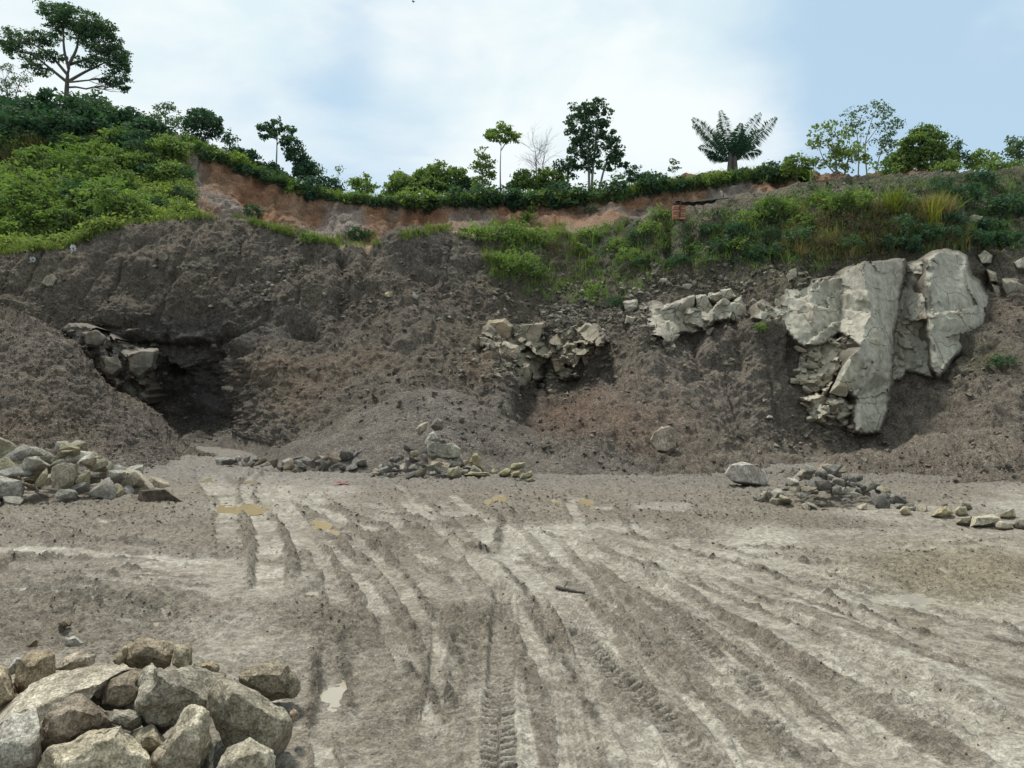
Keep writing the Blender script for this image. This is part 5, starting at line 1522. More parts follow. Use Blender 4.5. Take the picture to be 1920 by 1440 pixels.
# ================================================================== vegetation
def leaf_cloud(centers, radii, n_per, size, rng, up=0.35, droop=0.0, shape=1.5, squash=0.7):
    """leaf blades scattered round clump centres; returns V, F(4), vary"""
    centers = np.asarray(centers, float)
    n = len(centers) * n_per
    d = rng.normal(size=(n, 3))
    d /= np.linalg.norm(d, axis=1, keepdims=True)
    r = rng.uniform(0.15, 1, n) ** 0.6
    c = np.repeat(centers, n_per, 0)
    rad = np.repeat(np.asarray(radii, float), n_per)
    p = c + d * (r * rad)[:, None] * np.array([1, 1, squash])
    nrm = rng.normal(size=(n, 3)) * 0.8 + np.array([0, 0, up]) + d * 0.5
    nrm /= np.linalg.norm(nrm, axis=1, keepdims=True)
    t = rng.normal(size=(n, 3)); t[:, 2] -= droop
    t -= nrm * (t * nrm).sum(1, keepdims=True)
    t /= np.linalg.norm(t, axis=1, keepdims=True) + 1e-9
    b = np.cross(nrm, t)
    L = size * 1.12 * rng.uniform(0.6, 1.35, n)
    wd = L / shape * 0.5
    V = np.stack([p - t * (L * .5)[:, None], p + b * wd[:, None] - t * (L * .05)[:, None] + nrm * (L * .08)[:, None], p + t * (L * .5)[:, None], p - b * wd[:, None] - t * (L * .05)[:, None] + nrm * (L * .08)[:, None]], 1)
    F = np.arange(n * 4).reshape(n, 4)
    hue = np.repeat(rng.uniform(0, 1, len(centers)), n_per) * 0.6 + rng.uniform(0, 1, n) * 0.4
    return V.reshape(-1, 3), F, np.repeat(hue, 4)
class Tubes:
    def __init__(self):
        self.V, self.F, self.n = [], [], 0
    def add(self, pts, radii, sides=6):
        pts, radii = np.asarray(pts, float), np.asarray(radii, float)
        tg = np.gradient(pts, axis=0)
        tg /= np.linalg.norm(tg, axis=1, keepdims=True) + 1e-9
        ref = np.where(np.abs(tg[:, 2:3]) > 0.9, np.array([[1.0, 0, 0]]), np.array([[0, 0, 1.0]]))
        u = np.cross(tg, ref); u /= np.linalg.norm(u, axis=1, keepdims=True) + 1e-9
        w = np.cross(tg, u)
        a = np.linspace(0, 2 * math.pi, sides, endpoint=False)
        ring = pts[:, None] + radii[:, None, None] * (u[:, None] * np.cos(a)[None, :, None] + w[:, None] * np.sin(a)[None, :, None])
        m = len(pts)
        self.V.append(ring.reshape(-1, 3))
        for i in range(m - 1):
            for k in range(sides):
                k2 = (k + 1) % sides
                self.F.append([self.n + i * sides + k, self.n + i * sides + k2, self.n + (i + 1) * sides + k2, self.n + (i + 1) * sides + k])
        self.n += m * sides
    def mesh(self, name):
        return mesh_np(name, np.concatenate(self.V), np.array(self.F), True)
def limb(a, b, r0, r1, rng, bend=0.12, n=6, sag=0.0):
    a, b = np.asarray(a, float), np.asarray(b, float)
    L = np.linalg.norm(b - a)
    t = np.linspace(0, 1, n)[:, None]
    off = rng.normal(0, bend * L, 3)
    p = a + (b - a) * t + off * (t * (1 - t)) * 2 + np.array([0, 0, sag * L]) * (t * (1 - t)) * 2
    p[1:-1] += rng.normal(0, 0.02 * L, (n - 2, 3))
    return p, np.linspace(r0, r1, n)

def tree(name, label, base_px, Y, blobs, stems, leafmat, group=None, leaf=0.24, dens=1.0, per=16, barkmat='bark', seed=0, r0=0.16, trunk_top=None, up=0.35, sparse=0.0, shape=1.6, clump=0.42, cat='tree', droop=0.0, squash=0.6, depth=0.8, bury=0.3):
    """trunk and limbs reaching into the leaf masses that the photo shows (blobs: px, py, rx, ry)"""
    rng = np.random.default_rng(9000 + seed)
    m = Y / FPX
    base = at(base_px[0], base_px[1], Y)
    g = drop(base[0], base[1])
    if g is not None and abs(g.z - base[2]) < 4:
        base[2] = min(base[2], g.z)
    root = thing(name, label, cat, base, group)
    tb = Tubes()
    tips = []
    for st in stems:           # stem: list of (px, py) up from the base
        pts = [at(x, y, Y + rng.uniform(-.4, .4)) for x, y in st]
        low = st[0][1] >= base_px[1] - 3
        if low:
            pts[0] = base + np.array([(st[0][0] - base_px[0]) * m, rng.uniform(-.1, .1), -bury])
        elif tips:
            qq = np.concatenate(tips)
            pts[0] = qq[np.linalg.norm(qq - pts[0], axis=1).argmin()]
        pts = np.array(pts)
        k = np.linspace(0, 1, len(pts))
        q = pchip(k, pts, np.linspace(0, 1, 4 * len(pts)))
        ra = r0 if low else r0 * .55
        tb.add(q - base, np.linspace(ra, r0 * .22, len(q)), 7)
        tips.append(q)
    allq = np.concatenate(tips)
    C, R = [], []
    for (bx, by, rx, ry) in blobs:
        ctr = at(bx, by, Y + rng.uniform(-1, 1) * rx * m * 0.6)
        ax = np.array([rx * m, rx * m * depth, ry * m])
        # limb from the nearest lower stem point
        d = np.linalg.norm(allq - ctr, axis=1) + 2.0 * np.clip(allq[:, 2] - ctr[2] + 0.25 * ax[2], 0, None)
        s = allq[d.argmin()]
        p, rr = limb(s, ctr, r0 * .38, r0 * .12, rng, .10, 7, .08)
        tb.add(p - base, rr, 5)
        nc = max(4, int(dens * (ax[0] * ax[2]) / (clump ** 2) * 6.5))
        v = rng.normal(size=(nc, 3)); v /= np.linalg.norm(v, axis=1, keepdims=True)
        v *= (rng.uniform(0.25, 1, nc) ** 0.45)[:, None]
        cc = ctr + v * ax
        keep = rng.uniform(0, 1, nc) > sparse * 0.5
        cc = cc[keep]
        for c in cc[:: max(1, len(cc) // 14)]:
            q0 = p[int(rng.integers(3, 7))]
            pp, r2 = limb(q0, c, r0 * .12, r0 * .035, rng, .12, 5, .05)
            tb.add(pp - base, r2, 4)
        C.append(cc); R.append(clump * rng.uniform(.6, 1.35, len(cc)))
    obj('trunk', tb.mesh('trunk'), M[barkmat], root)
    C, R = np.concatenate(C) - base, np.concatenate(R)
    V, F, hv = leaf_cloud(C, R, int(per * 1.6), leaf * .88, rng, up, droop, shape, squash)
    obj('crown', mesh_np('crown', V, F, False, {'vary': hv}), M[leafmat], root)
    return root

G_RIDGE = 'trees along the quarry ridge'
tree('rain_tree', 'tall spreading tree with layered feathery crown on top of the green hill', (122,190), 78,
     [(105,22,34,14),(150,36,44,20),(120,52,30,12),(182,75,44,18),(213,100,30,14),(222,128,22,14),(234,158,12,14),(45,72,40,10),(20,85,22,9),(85,70,30,10),(40,100,34,8),(95,105,26,8),(165,115,30,8),(205,150,22,8),(70,130,26,8),(165,55,30,14),(190,52,26,12),(230,112,16,12)],
     [[(122,190),(126,150),(131,118)],[(128,130),(120,90),(118,50)],[(131,120),(145,85),(150,45)],[(130,122),(165,110),(200,92)],[(126,140),(95,105),(55,78)],[(124,155),(90,125),(60,100)],[(128,150),(170,130),(195,118)]],
     'leaf_tree', None, .28, 1.9, 15, 'bark', 1, .30, clump=.55, squash=.35, shape=2.0, depth=1.0)
tree('tree', 'thin leafed tree at the picture edge on the green hill', (15,215), 74, [(8,150,26,24),(35,160,24,16),(0,190,22,18),(50,140,14,10),(18,128,14,10)], [[(15,215),(14,180),(10,150)],[(15,205),(30,180),(36,160)]], 'leaf_pale', G_RIDGE, .20, .6, 10, 'bark', 2, .13, sparse=.4)
tree('tree', 'small airy pale tree at the end of the dark hill bushes', (312,262), 66, [(310,212,28,20),(335,235,20,18),(288,230,18,16),(318,195,14,8)], [[(312,262),(310,235),(310,210)],[(312,255),(325,240),(336,228)]], 'leaf_pale', G_RIDGE, .2, .8, 12, 'bark', 3, .10, sparse=.3)
tree('tree', 'round topped dark tree standing at the upper end of the red cliff edge', (374,288), 64.5, [(380,225,34,18),(398,242,22,16),(362,238,18,18),(378,215,22,10),(372,262,18,12)], [[(374,290),(374,260),(380,232)],[(374,280),(386,260),(396,244)]], 'leaf_dark', G_RIDGE, .24, 1.1, 15, 'bark', 4, .13)
tree('tree', 'small dark tree beside the round topped tree on the cliff edge', (428,308), 64, [(430,258,18,14),(440,275,14,12),(420,285,14,10)], [[(428,308),(430,280),(430,262)]], 'leaf_dark', G_RIDGE, .22, .8, 13, 'bark', 5, .09, sparse=.2)
tree('bush', 'dense dark bush hanging over the upper red cliff', (452,318), 64, [(452,294,26,18),(470,300,16,16),(436,305,14,12)], [[(452,320),(452,300)]], 'leaf_dark', 'bushes on the cliff edge', .24, 1.5, 16, 'bark', 6, .08, cat='bush')
tree('tree', 'gaunt tree with few big leaves on bare arms above the red cliff', (517,330), 65, [(490,240,11,5),(505,236,8,5),(530,240,9,5),(548,246,9,4),(520,228,7,4),(515,250,12,6),(538,258,8,5),(500,258,10,5)], [[(517,330),(519,285),(520,240)],[(519,262),(505,245),(492,238)],[(519,268),(535,250),(548,244)]], 'leaf_dark', G_RIDGE, .40, 1.2, 9, 'pale_bark', 7, .09, clump=.35, shape=2.2)
tree('tree', 'leaning dark leafed tree beside the gaunt tree', (560,352), 65, [(545,272,20,14),(555,290,24,16),(570,305,22,18),(580,322,18,16),(560,325,16,14),(540,262,12,8)], [[(560,352),(556,315),(550,280)],[(560,345),(572,320),(576,308)]], 'leaf_dark', G_RIDGE, .26, 1.0, 14, 'pale_bark', 8, .11)
tree('bush', 'dark rounded bush on the cliff edge below the gaunt tree', (508,345), 64.5, [(505,325,24,20),(528,338,20,14),(490,320,14,16)], [[(508,345),(508,325)]], 'leaf_dark', 'bushes on the cliff edge', .24, 1.5, 16, 'bark', 9, .08, cat='bush')
tree('bush', 'airy pale green bush below the leaning dark tree', (590,360), 65, [(588,335,18,18),(600,320,10,10),(575,350,16,10)], [[(590,360),(590,335)]], 'leaf_pale', 'bushes on the cliff edge', .2, .8, 12, 'bark', 10, .06, cat='bush', sparse=.2)
tree('bush', 'dark bush under a pale wispy sapling', (612,368), 65, [(612,345,22,14),(632,350,16,12)], [[(612,368),(612,348)]], 'leaf_dark', 'bushes on the cliff edge', .22, 1.3, 15, 'bark', 11, .06, cat='bush')
tree('sapling', 'pale wispy sapling left of the light green small tree', (636,368), 66, [(634,322,12,12),(640,338,12,10)], [[(636,368),(635,325)]], 'leaf_pale', None, .18, .6, 10, 'pale_bark', 12, .04, sparse=.3)
tree('tree', 'light green small tree with broad leaves by the gap in the ridge', (678,374), 66, [(680,338,18,12),(692,350,14,10),(664,348,12,10),(676,355,14,8)], [[(678,374),(678,345)],[(678,368),(690,352)]], 'leaf_light', G_RIDGE, .30, .9, 11, 'bark', 13, .07)
tree('tree', 'bushy green tree at the open end of the central tree clump', (752,380), 66.5, [(750,345,26,20),(735,358,16,16),(768,352,22,18),(750,330,14,8)], [[(752,380),(752,350)]], 'leaf_mid', G_RIDGE, .25, 1.3, 15, 'bark', 14, .10)
tree('tree', 'broad domed green tree in the central tree clump', (815,380), 67, [(800,335,26,20),(830,322,30,16),(852,335,26,20),(815,350,30,18),(780,345,16,16)], [[(815,380),(815,345)],[(815,370),(840,340)]], 'leaf_mid', G_RIDGE, .26, 1.35, 16, 'bark', 15, .12)
tree('tree', 'dark green low tree closing the central tree clump', (868,380), 66.5, [(865,352,24,18),(884,345,16,14),(850,358,18,14)], [[(868,380),(868,355)]], 'leaf_dark', G_RIDGE, .24, 1.3, 15, 'bark', 16, .1)
tree('tree', 'slender upright leafy tree left of the umbrella shaped tree', (905,385), 65.5, [(905,288,12,12),(912,305,16,14),(898,312,14,14),(908,332,20,16),(905,352,20,14),(922,322,10,12)], [[(905,385),(905,340),(905,290)],[(905,350),(918,325)]], 'leaf_mid', G_RIDGE, .24, .8, 13, 'pale_bark', 17, .08, sparse=.2)
tree('umbrella_tree', 'lone umbrella shaped tree on a tall bare pole trunk', (939,378), 66, [(925,248,14,7),(942,242,14,7),(958,252,14,7),(930,258,12,6),(948,262,12,6),(966,262,8,6),(940,235,8,4),(918,255,6,5)], [[(939,380),(938,320),(940,262)],[(939,275),(928,258),(922,250)],[(939,275),(955,260),(962,256)],[(940,268),(944,250)]], 'leaf_light', None, .30, 1.2, 12, 'pale_bark', 18, .085, clump=.4, shape=1.8, squash=.4, cat='tree')
# bare tree
rng = np.random.default_rng(19)
bt_base = at(1010, 340, 66)
bt = thing('bare_tree', 'leafless grey tree with fine branching twigs behind the ridge bushes', 'tree', bt_base)
tb = Tubes()
def twig(a, d, L, r, depth):
    b = a + d * L
    p, rr = limb(a, b, r, r * .55, rng, .05, 5)
    tb.add(p - bt_base, rr, 4)
    if depth == 0:
        return
    for k in range(3 if depth > 1 else 3):
        nd = d + rng.normal(0, .42, 3) * np.array([1, .7, .8]) + np.array([0, 0, .06])
        nd /= np.linalg.norm(nd)
        twig(p[int(rng.integers(2, 5))], nd, L * rng.uniform(.55, .8), r * .5, depth - 1)
for x0, x1 in ((1006, 1004), (1018, 1020)):
    a, b = at(x0, 345, 66), at(x1, 285, 66)
    p, rr = limb(a, b, .075, .035, rng, .02, 8)
    tb.add(p - bt_base, rr, 5)
    for k in range(13):
        q = p[int(rng.integers(2, 8))]
        an = rng.uniform(-1.25, 1.25)
        d = np.array([math.sin(an), rng.uniform(-.5, .5), math.cos(an) * .8 + .2])
        twig(q, d / np.linalg.norm(d), rng.uniform(.7, 1.25), .022, 3)
obj('branches', tb.mesh('branches'), plain('grey_twig', (.34, .33, .36), .9, (.26, .25, .28)), bt)
tree('bush', 'bushy green bush behind the ridge below the bare tree', (985,372), 65.5, [(985,338,26,18),(1005,350,20,14),(965,350,16,14)], [[(985,372),(985,345)]], 'leaf_mid', 'bushes on the cliff edge', .25, 1.4, 15, 'bark', 20, .08, cat='bush')
tree('bush', 'yellowish green bush between the bare tree and the tall tree', (1035,370), 65.5, [(1030,332,24,18),(1050,345,20,16),(1020,350,16,12)], [[(1035,370),(1032,340)]], 'leaf_mid', 'bushes on the cliff edge', .26, 1.3, 14, 'bark', 21, .08, cat='bush')
tree('tree', 'small tree leaning against the tall two crowned tree', (1062,365), 65.5, [(1062,308,20,12),(1075,320,16,14),(1050,318,12,8)], [[(1062,368),(1064,335),(1064,312)]], 'leaf_dark', G_RIDGE, .24, 1.0, 13, 'bark', 22, .08)
tree('tall_tree', 'tall two crowned leafy tree rising highest above the middle of the ridge', (1105,372), 65,
     [(1090,200,20,12),(1118,196,20,10),(1138,208,10,8),(1080,225,20,16),(1105,222,24,16),(1130,228,14,14),(1085,255,24,20),(1110,250,24,20),(1080,285,20,16),(1108,285,24,18),(1135,265,16,14),(1148,255,14,14),(1150,280,22,18),(1140,305,26,14),(1165,300,14,12),(1110,312,20,14),(1072,240,10,14)],
     [[(1105,372),(1104,320),(1098,260),(1095,205)],[(1108,372),(1112,310),(1120,240),(1122,200)],[(1118,372),(1132,320),(1148,275)]], 'leaf_dark', None, .27, .85, 14, 'pale_bark', 23, .13, sparse=.3)
tree('bush', 'low dark bush on the grassy ridge past the tall tree', (1190,352), 65, [(1190,328,26,14),(1212,334,16,12)], [[(1190,352),(1190,332)]], 'leaf_dark', 'bushes on the cliff edge', .22, 1.3, 15, 'bark', 24, .06, cat='bush')
tree('bush', 'low sprawling bush on the grassy ridge left of the palm', (1245,350), 64.5, [(1238,336,20,9),(1258,340,16,8)], [[(1245,352),(1242,338)]], 'leaf_mid', 'bushes on the cliff edge', .22, 1.2, 14, 'bark', 25, .05, cat='bush')
tree('sapling', 'tiny pale sapling standing alone on the ridge left of the palm', (1266,345), 67, [(1264,304,7,5),(1268,315,6,4),(1260,318,5,4)], [[(1266,345),(1265,306)]], 'leaf_pale', None, .2, .8, 9, 'pale_bark', 26, .025, clump=.25)
# palm
pb = at(1374, 332, 63)
pm = thing('palm_tree', 'stout feathery palm with upright fronds on the grassy ridge', 'palm', pb)
rng = np.random.default_rng(27)
tb = Tubes()
mP = 63 / FPX
for x in (-6, 5):
    tb.add(np.array([[x * mP, 0, -.4], [x * mP * .9, 0, .8], [x * mP * .6, 0, 2.0]]), np.array([.24, .22, .16]), 8)
obj('trunk', tb.mesh('trunk'), M['bark'], pm)
FR = [(-10,80,.15),(20,92,.1),(-42,112,.2),(36,110,.25),(44,102,.15),(-60,92,.4),(60,95,.5),(-75,75,.8),(28,70,.1),(-26,96,.15),(8,104,.05),(-40,70,.6),(48,76,.6),(66,60,.9),(-62,58,.9),(14,60,.3)]
for k, (ang, Lp, dr) in enumerate(FR):
    a0 = math.radians(ang * 0.42 + rng.normal(0, 10))
    L = Lp * mP * rng.uniform(.85, 1.2)
    dr = dr * rng.uniform(.6, 1.3)
    n = 11
    t = np.linspace(0, 1, n)
    yo = rng.uniform(-.8, .8)
    aa = a0 + np.sign(a0 if a0 else 1) * dr * t ** 1.6 * 1.3
    st = np.stack([np.sin(aa), yo * np.ones(n) * .6, np.cos(aa)], -1)
    st /= np.linalg.norm(st, axis=1, keepdims=True)
    pts = np.array([np.sign(ang) * 3 * mP, 0, 1.0]) + np.cumsum(st * (L / n), 0)
    fb = Tubes(); fb.add(pts, np.linspace(.035, .008, n), 4)
    V, F = [np.concatenate(fb.V)], [np.array(fb.F)]
    off = len(V[0])
    q = pchip(t, pts, np.linspace(.12, 1, 70)); tg = np.gradient(q, axis=0); tg /= np.linalg.norm(tg, axis=1, keepdims=True)
    side = np.cross(tg, np.array([0, 1.0, 0.2])); side /= np.linalg.norm(side, axis=1, keepdims=True)
    lv, lf = [], []
    for i in range(70):
        for s in (-1, 1):
            ln = .72 * math.sin(math.pi * (0.05 + .88 * i / 70)) * rng.uniform(.8, 1.2)
            dirn = side[i] * s * .8 + tg[i] * .55 + np.array([0, s * .3 * rng.normal(), -.62]); dirn /= np.linalg.norm(dirn)
            w = np.cross(dirn, rng.normal(size=3)); w /= np.linalg.norm(w)
            b = len(lv)
            tip = q[i] + dirn * ln + np.array([0, 0, -.12 * ln])
            mid_ = q[i] + dirn * ln * .45
            lv += [q[i], mid_ + w * .04, tip, mid_ - w * .04]
            lf.append([b, b + 1, b + 2, b + 3])
    V.append(np.array(lv)); F.append(np.array(lf) + off)
    VV = np.concatenate(V)
    obj('frond', mesh_np('frond', VV, np.concatenate(F), False, {'vary': np.full(len(VV), rng.uniform(0, .5))}), M['leaf_dark'], pm)
# right ridge
tree('bush', 'rounded light bush left of the sparse tall trees', (1495,330), 56, [(1490,302,24,14),(1512,308,16,12),(1478,312,14,10)], [[(1495,332),(1494,308)]], 'leaf_mid', 'bushes on the cliff edge', .22, 1.2, 14, 'bark', 30, .06, cat='bush')
tree('tree', 'loose leafed tree in front of the sparse tall trees', (1572,335), 55, [(1548,238,20,12),(1570,255,24,16),(1530,262,18,12),(1555,280,30,18),(1590,285,30,18),(1575,308,34,14),(1540,305,20,12),(1610,300,20,14)], [[(1572,335),(1566,295),(1556,250)],[(1574,335),(1590,300),(1600,280)],[(1568,330),(1545,300),(1532,268)]], 'leaf_mid', G_RIDGE, .22, .85, 13, 'pale_bark', 31, .09, sparse=.3)
tree('tree', 'shorter of the two thin sparse crowned tall trees', (1608,330), 58, [(1598,215,20,9),(1612,230,16,8),(1590,232,14,8),(1610,250,14,8),(1602,275,16,10)], [[(1608,332),(1610,280),(1600,220)],[(1610,290),(1616,250)]], 'leaf_pale', G_RIDGE, .20, .8, 10, 'pale_bark', 32, .06, sparse=.3)
tree('tree', 'taller of the two thin sparse crowned tall trees', (1628,330), 58, [(1640,200,24,8),(1658,212,20,9),(1632,215,16,8),(1672,228,16,8),(1650,238,20,10),(1680,245,14,10),(1655,265,24,14),(1668,285,20,14)], [[(1628,332),(1622,280),(1630,240),(1642,205)],[(1624,270),(1645,240),(1662,215)],[(1632,330),(1650,290),(1660,262)]], 'leaf_pale', G_RIDGE, .20, .9, 10, 'pale_bark', 33, .06, sparse=.3)
tree('tree', 'dense dome shaped dark green tree on the overgrown slope', (1722,325), 53, [(1735,252,24,16),(1720,272,34,18),(1755,268,22,18),(1700,295,36,18),(1745,298,36,20),(1775,300,24,16),(1690,312,24,12),(1722,248,12,8)], [[(1722,328),(1724,290),(1730,258)]], 'leaf_mid', G_RIDGE, .22, 1.9, 18, 'bark', 34, .12)
tree('tree', 'feathery small tree right of the dome shaped tree', (1792,325), 53, [(1790,268,12,10),(1800,282,16,12),(1785,290,14,10),(1805,300,18,12)], [[(1792,328),(1792,290),(1790,270)]], 'leaf_tree', G_RIDGE, .2, 1.0, 12, 'bark', 35, .06, sparse=.2)
tree('tree', 'bushy green tree between the feathery tree and the picture edge', (1836,325), 53, [(1832,285,20,12),(1850,298,20,14),(1822,302,18,12),(1842,312,24,10)], [[(1836,328),(1834,295)]], 'leaf_mid', G_RIDGE, .22, 1.0, 13, 'bark', 36, .07, sparse=.1)
tree('tree', 'drooping leafed tree cut off by the picture edge', (1912,325), 52, [(1905,262,14,10),(1915,275,18,12),(1895,285,16,10),(1920,295,24,16),(1940,275,20,20)], [[(1912,328),(1912,290),(1908,265)]], 'leaf_pale', G_RIDGE, .22, 1.0, 12, 'bark', 37, .07, droop=.6)
for k, (x, y, w) in enumerate(((1770, 322, 30), (1870, 318, 34), (1660, 322, 26), (1920, 320, 26))):
    tree('bush', ['light green bush under the dome shaped tree', 'light green bush under the picture edge trees', 'low green bush under the sparse tall trees', 'low bush at the picture edge on the overgrown slope'][k], (x, y + 6), 50, [(x, y - 8, w, 10), (x + 14, y - 4, w * .6, 9)], [[(x, y + 6), (x, y - 8)]], 'leaf_mid', 'bushes on the cliff edge', .2, 1.3, 15, 'bark', 40 + k, .04, cat='bush')

# ------------------------------------------------------------------ shrubs: a few kinds, each copied
def shrub_proto(kind, seed):
    rng = np.random.default_rng(seed)
    r = thing('shrub', None, None)
    tb = Tubes()
    for k in range(7):
        a = rng.uniform(0, 6.28); q = rng.uniform(.25, .6)
        p, rr = limb((0, 0, -.15), (q * math.cos(a), q * math.sin(a), rng.uniform(.4, .8)), .022, .006, rng, .1, 5)
        tb.add(p, rr, 4)
    obj('stem', tb.mesh('stem'), M['bark'], r)
    spec = {'leafy': (34, .22, 16, .13, 'leaf_mid'), 'dark': (36, .24, 17, .14, 'leaf_dark'), 'bright': (30, .22, 18, .10, 'leaf_light'), 'dry': (30, .2, 18, .09, 'leaf_dry'), 'olive': (32, .22, 17, .11, 'leaf_tree')}[kind]
    nc, rad, per, lf, mat = spec
    v = rng.normal(size=(nc, 3)); v /= np.linalg.norm(v, axis=1, keepdims=True)
    v *= (rng.uniform(.2, 1, nc) ** .5)[:, None]
    C = v * np.array([.62, .62, .42]) + np.array([0, 0, .42])
    C[:, 2] = np.maximum(C[:, 2], .05)
    V, F, hv = leaf_cloud(C, rad * rng.uniform(.6, 1.3, nc), per, lf, rng, .5, 0, 1.9 if kind != 'dry' else 4.0, .8)
    obj('foliage', mesh_np('foliage', V, F, False, {'vary': hv}), M[mat], r)
    return r
SHR = {k: [shrub_proto(k, 800 + 10 * i + j) for j in range(2)] for i, k in enumerate(('leafy', 'dark', 'bright', 'dry', 'olive'))}
USED = set()
def shrub(px, py, size, kind, label, group, squash=1.0, rng=RNG, sink=0.06):
    p, n = hit(px, py)
    if p is None:
        return
    pr = SHR[kind][int(rng.integers(2))]
    if pr.name in USED:
        r = copy_tree(pr)
    else:
        r = pr
        USED.add(pr.name)
    r.location = p - Vector((0, 0, sink * size))
    r.rotation_euler = (0, 0, rng.uniform(0, 6.28))
    r.scale = (size * rng.uniform(.9, 1.1), size * rng.uniform(.9, 1.1), size * squash * rng.uniform(.9, 1.1))
    tag(r, label, 'bush', group)
    return r
rng = np.random.default_rng(88)
GB = 'dark bushes under the spreading hill tree'
for k in range(34):
    x = rng.uniform(-40, 285)
    y = 208 + max(0, x - 200) * .32 + rng.uniform(-4, 42)
    shrub(x, y + 14, rng.uniform(2.2, 3.6) * (1 if x < 190 else .7), 'dark' if k % 4 else 'olive', f'{"dark dense" if k % 4 else "dull green"} bush {"at the top" if y < 222 + max(0, x - 200) * .32 else "lower down"} on the hill {"left of" if x < 80 else "under" if x < 180 else "right of"} the spreading tree', GB, .9, rng)
GH = 'shrubs covering the green hillside'
for k in range(90):
    x = rng.uniform(-40, 352)
    top = 262 + max(0, x - 250) * .1
    bot = 470 - np.interp(x, [0, 150, 250, 350], [4, 20, 62, 66])
    y = top + (bot - top) * rng.uniform(.05, .97)
    bright = rng.uniform() < (.25 + .6 * (y - top) / (bot - top))
    kind = 'bright' if bright and k % 3 != 1 else 'leafy' if k % 4 else ('dark', 'olive')[k % 8 // 4]
    lv = 'upper' if y < top + (bot - top) * .4 else 'lower'
    nm_ = {'bright': 'bright green', 'leafy': 'mid green', 'dark': 'dark green', 'olive': 'dull green'}[kind]
    shrub(x, y, rng.uniform(1.2, 2.7) * (1.0 if y > 330 else 1.1), kind, f'{nm_} shrub {"high up" if y < top + (bot - top) * .33 else "halfway up" if y < top + (bot - top) * .66 else "low down"} on the green hillside {"below the big tussock" if x < 110 else "below the white plants" if x < 235 else "near the cliff end"}', GH, .8, rng)
# ridge fringe
GF = 'shrubs along the ridge edge'
for k in range(60):
    x = 345 + (1500 - 345) * (k + rng.uniform(0, 1)) / 60
    y = float(np.interp(x, [345, 420, 480, 560, 640, 740, 860, 1000, 1120, 1220, 1310, 1400, 1500], [272, 310, 334, 362, 380, 388, 386, 382, 378, 358, 348, 336, 334]))
    if (1290 < x < 1440 and k % 2) or k % 4 == 3:
        continue
    shrub(x, y + rng.uniform(-9, 0), rng.uniform(.6, 2.8) * (1.25 if 720 < x < 1180 else .95), ('dark', 'leafy', 'olive')[k % 3], f'{("dark", "mid green", "dull green")[k % 3]} shrub on the red cliff edge under the ' + next(t for xx, t in ((425, 'round topped tree'), (480, 'dense dark bush'), (545, 'gaunt tree'), (600, 'leaning dark tree'), (655, 'wispy sapling'), (715, 'light green small tree'), (780, 'bushy green tree'), (845, 'broad domed tree'), (890, 'dark low tree'), (925, 'slender leafy tree'), (965, 'umbrella shaped tree'), (1040, 'bare tree'), (1150, 'tall two crowned tree'), (1230, 'low dark bush'), (1310, 'tiny sapling'), (1440, 'palm'), (9999, 'light rounded bush')) if x < xx), GF, .8, rng, .25)
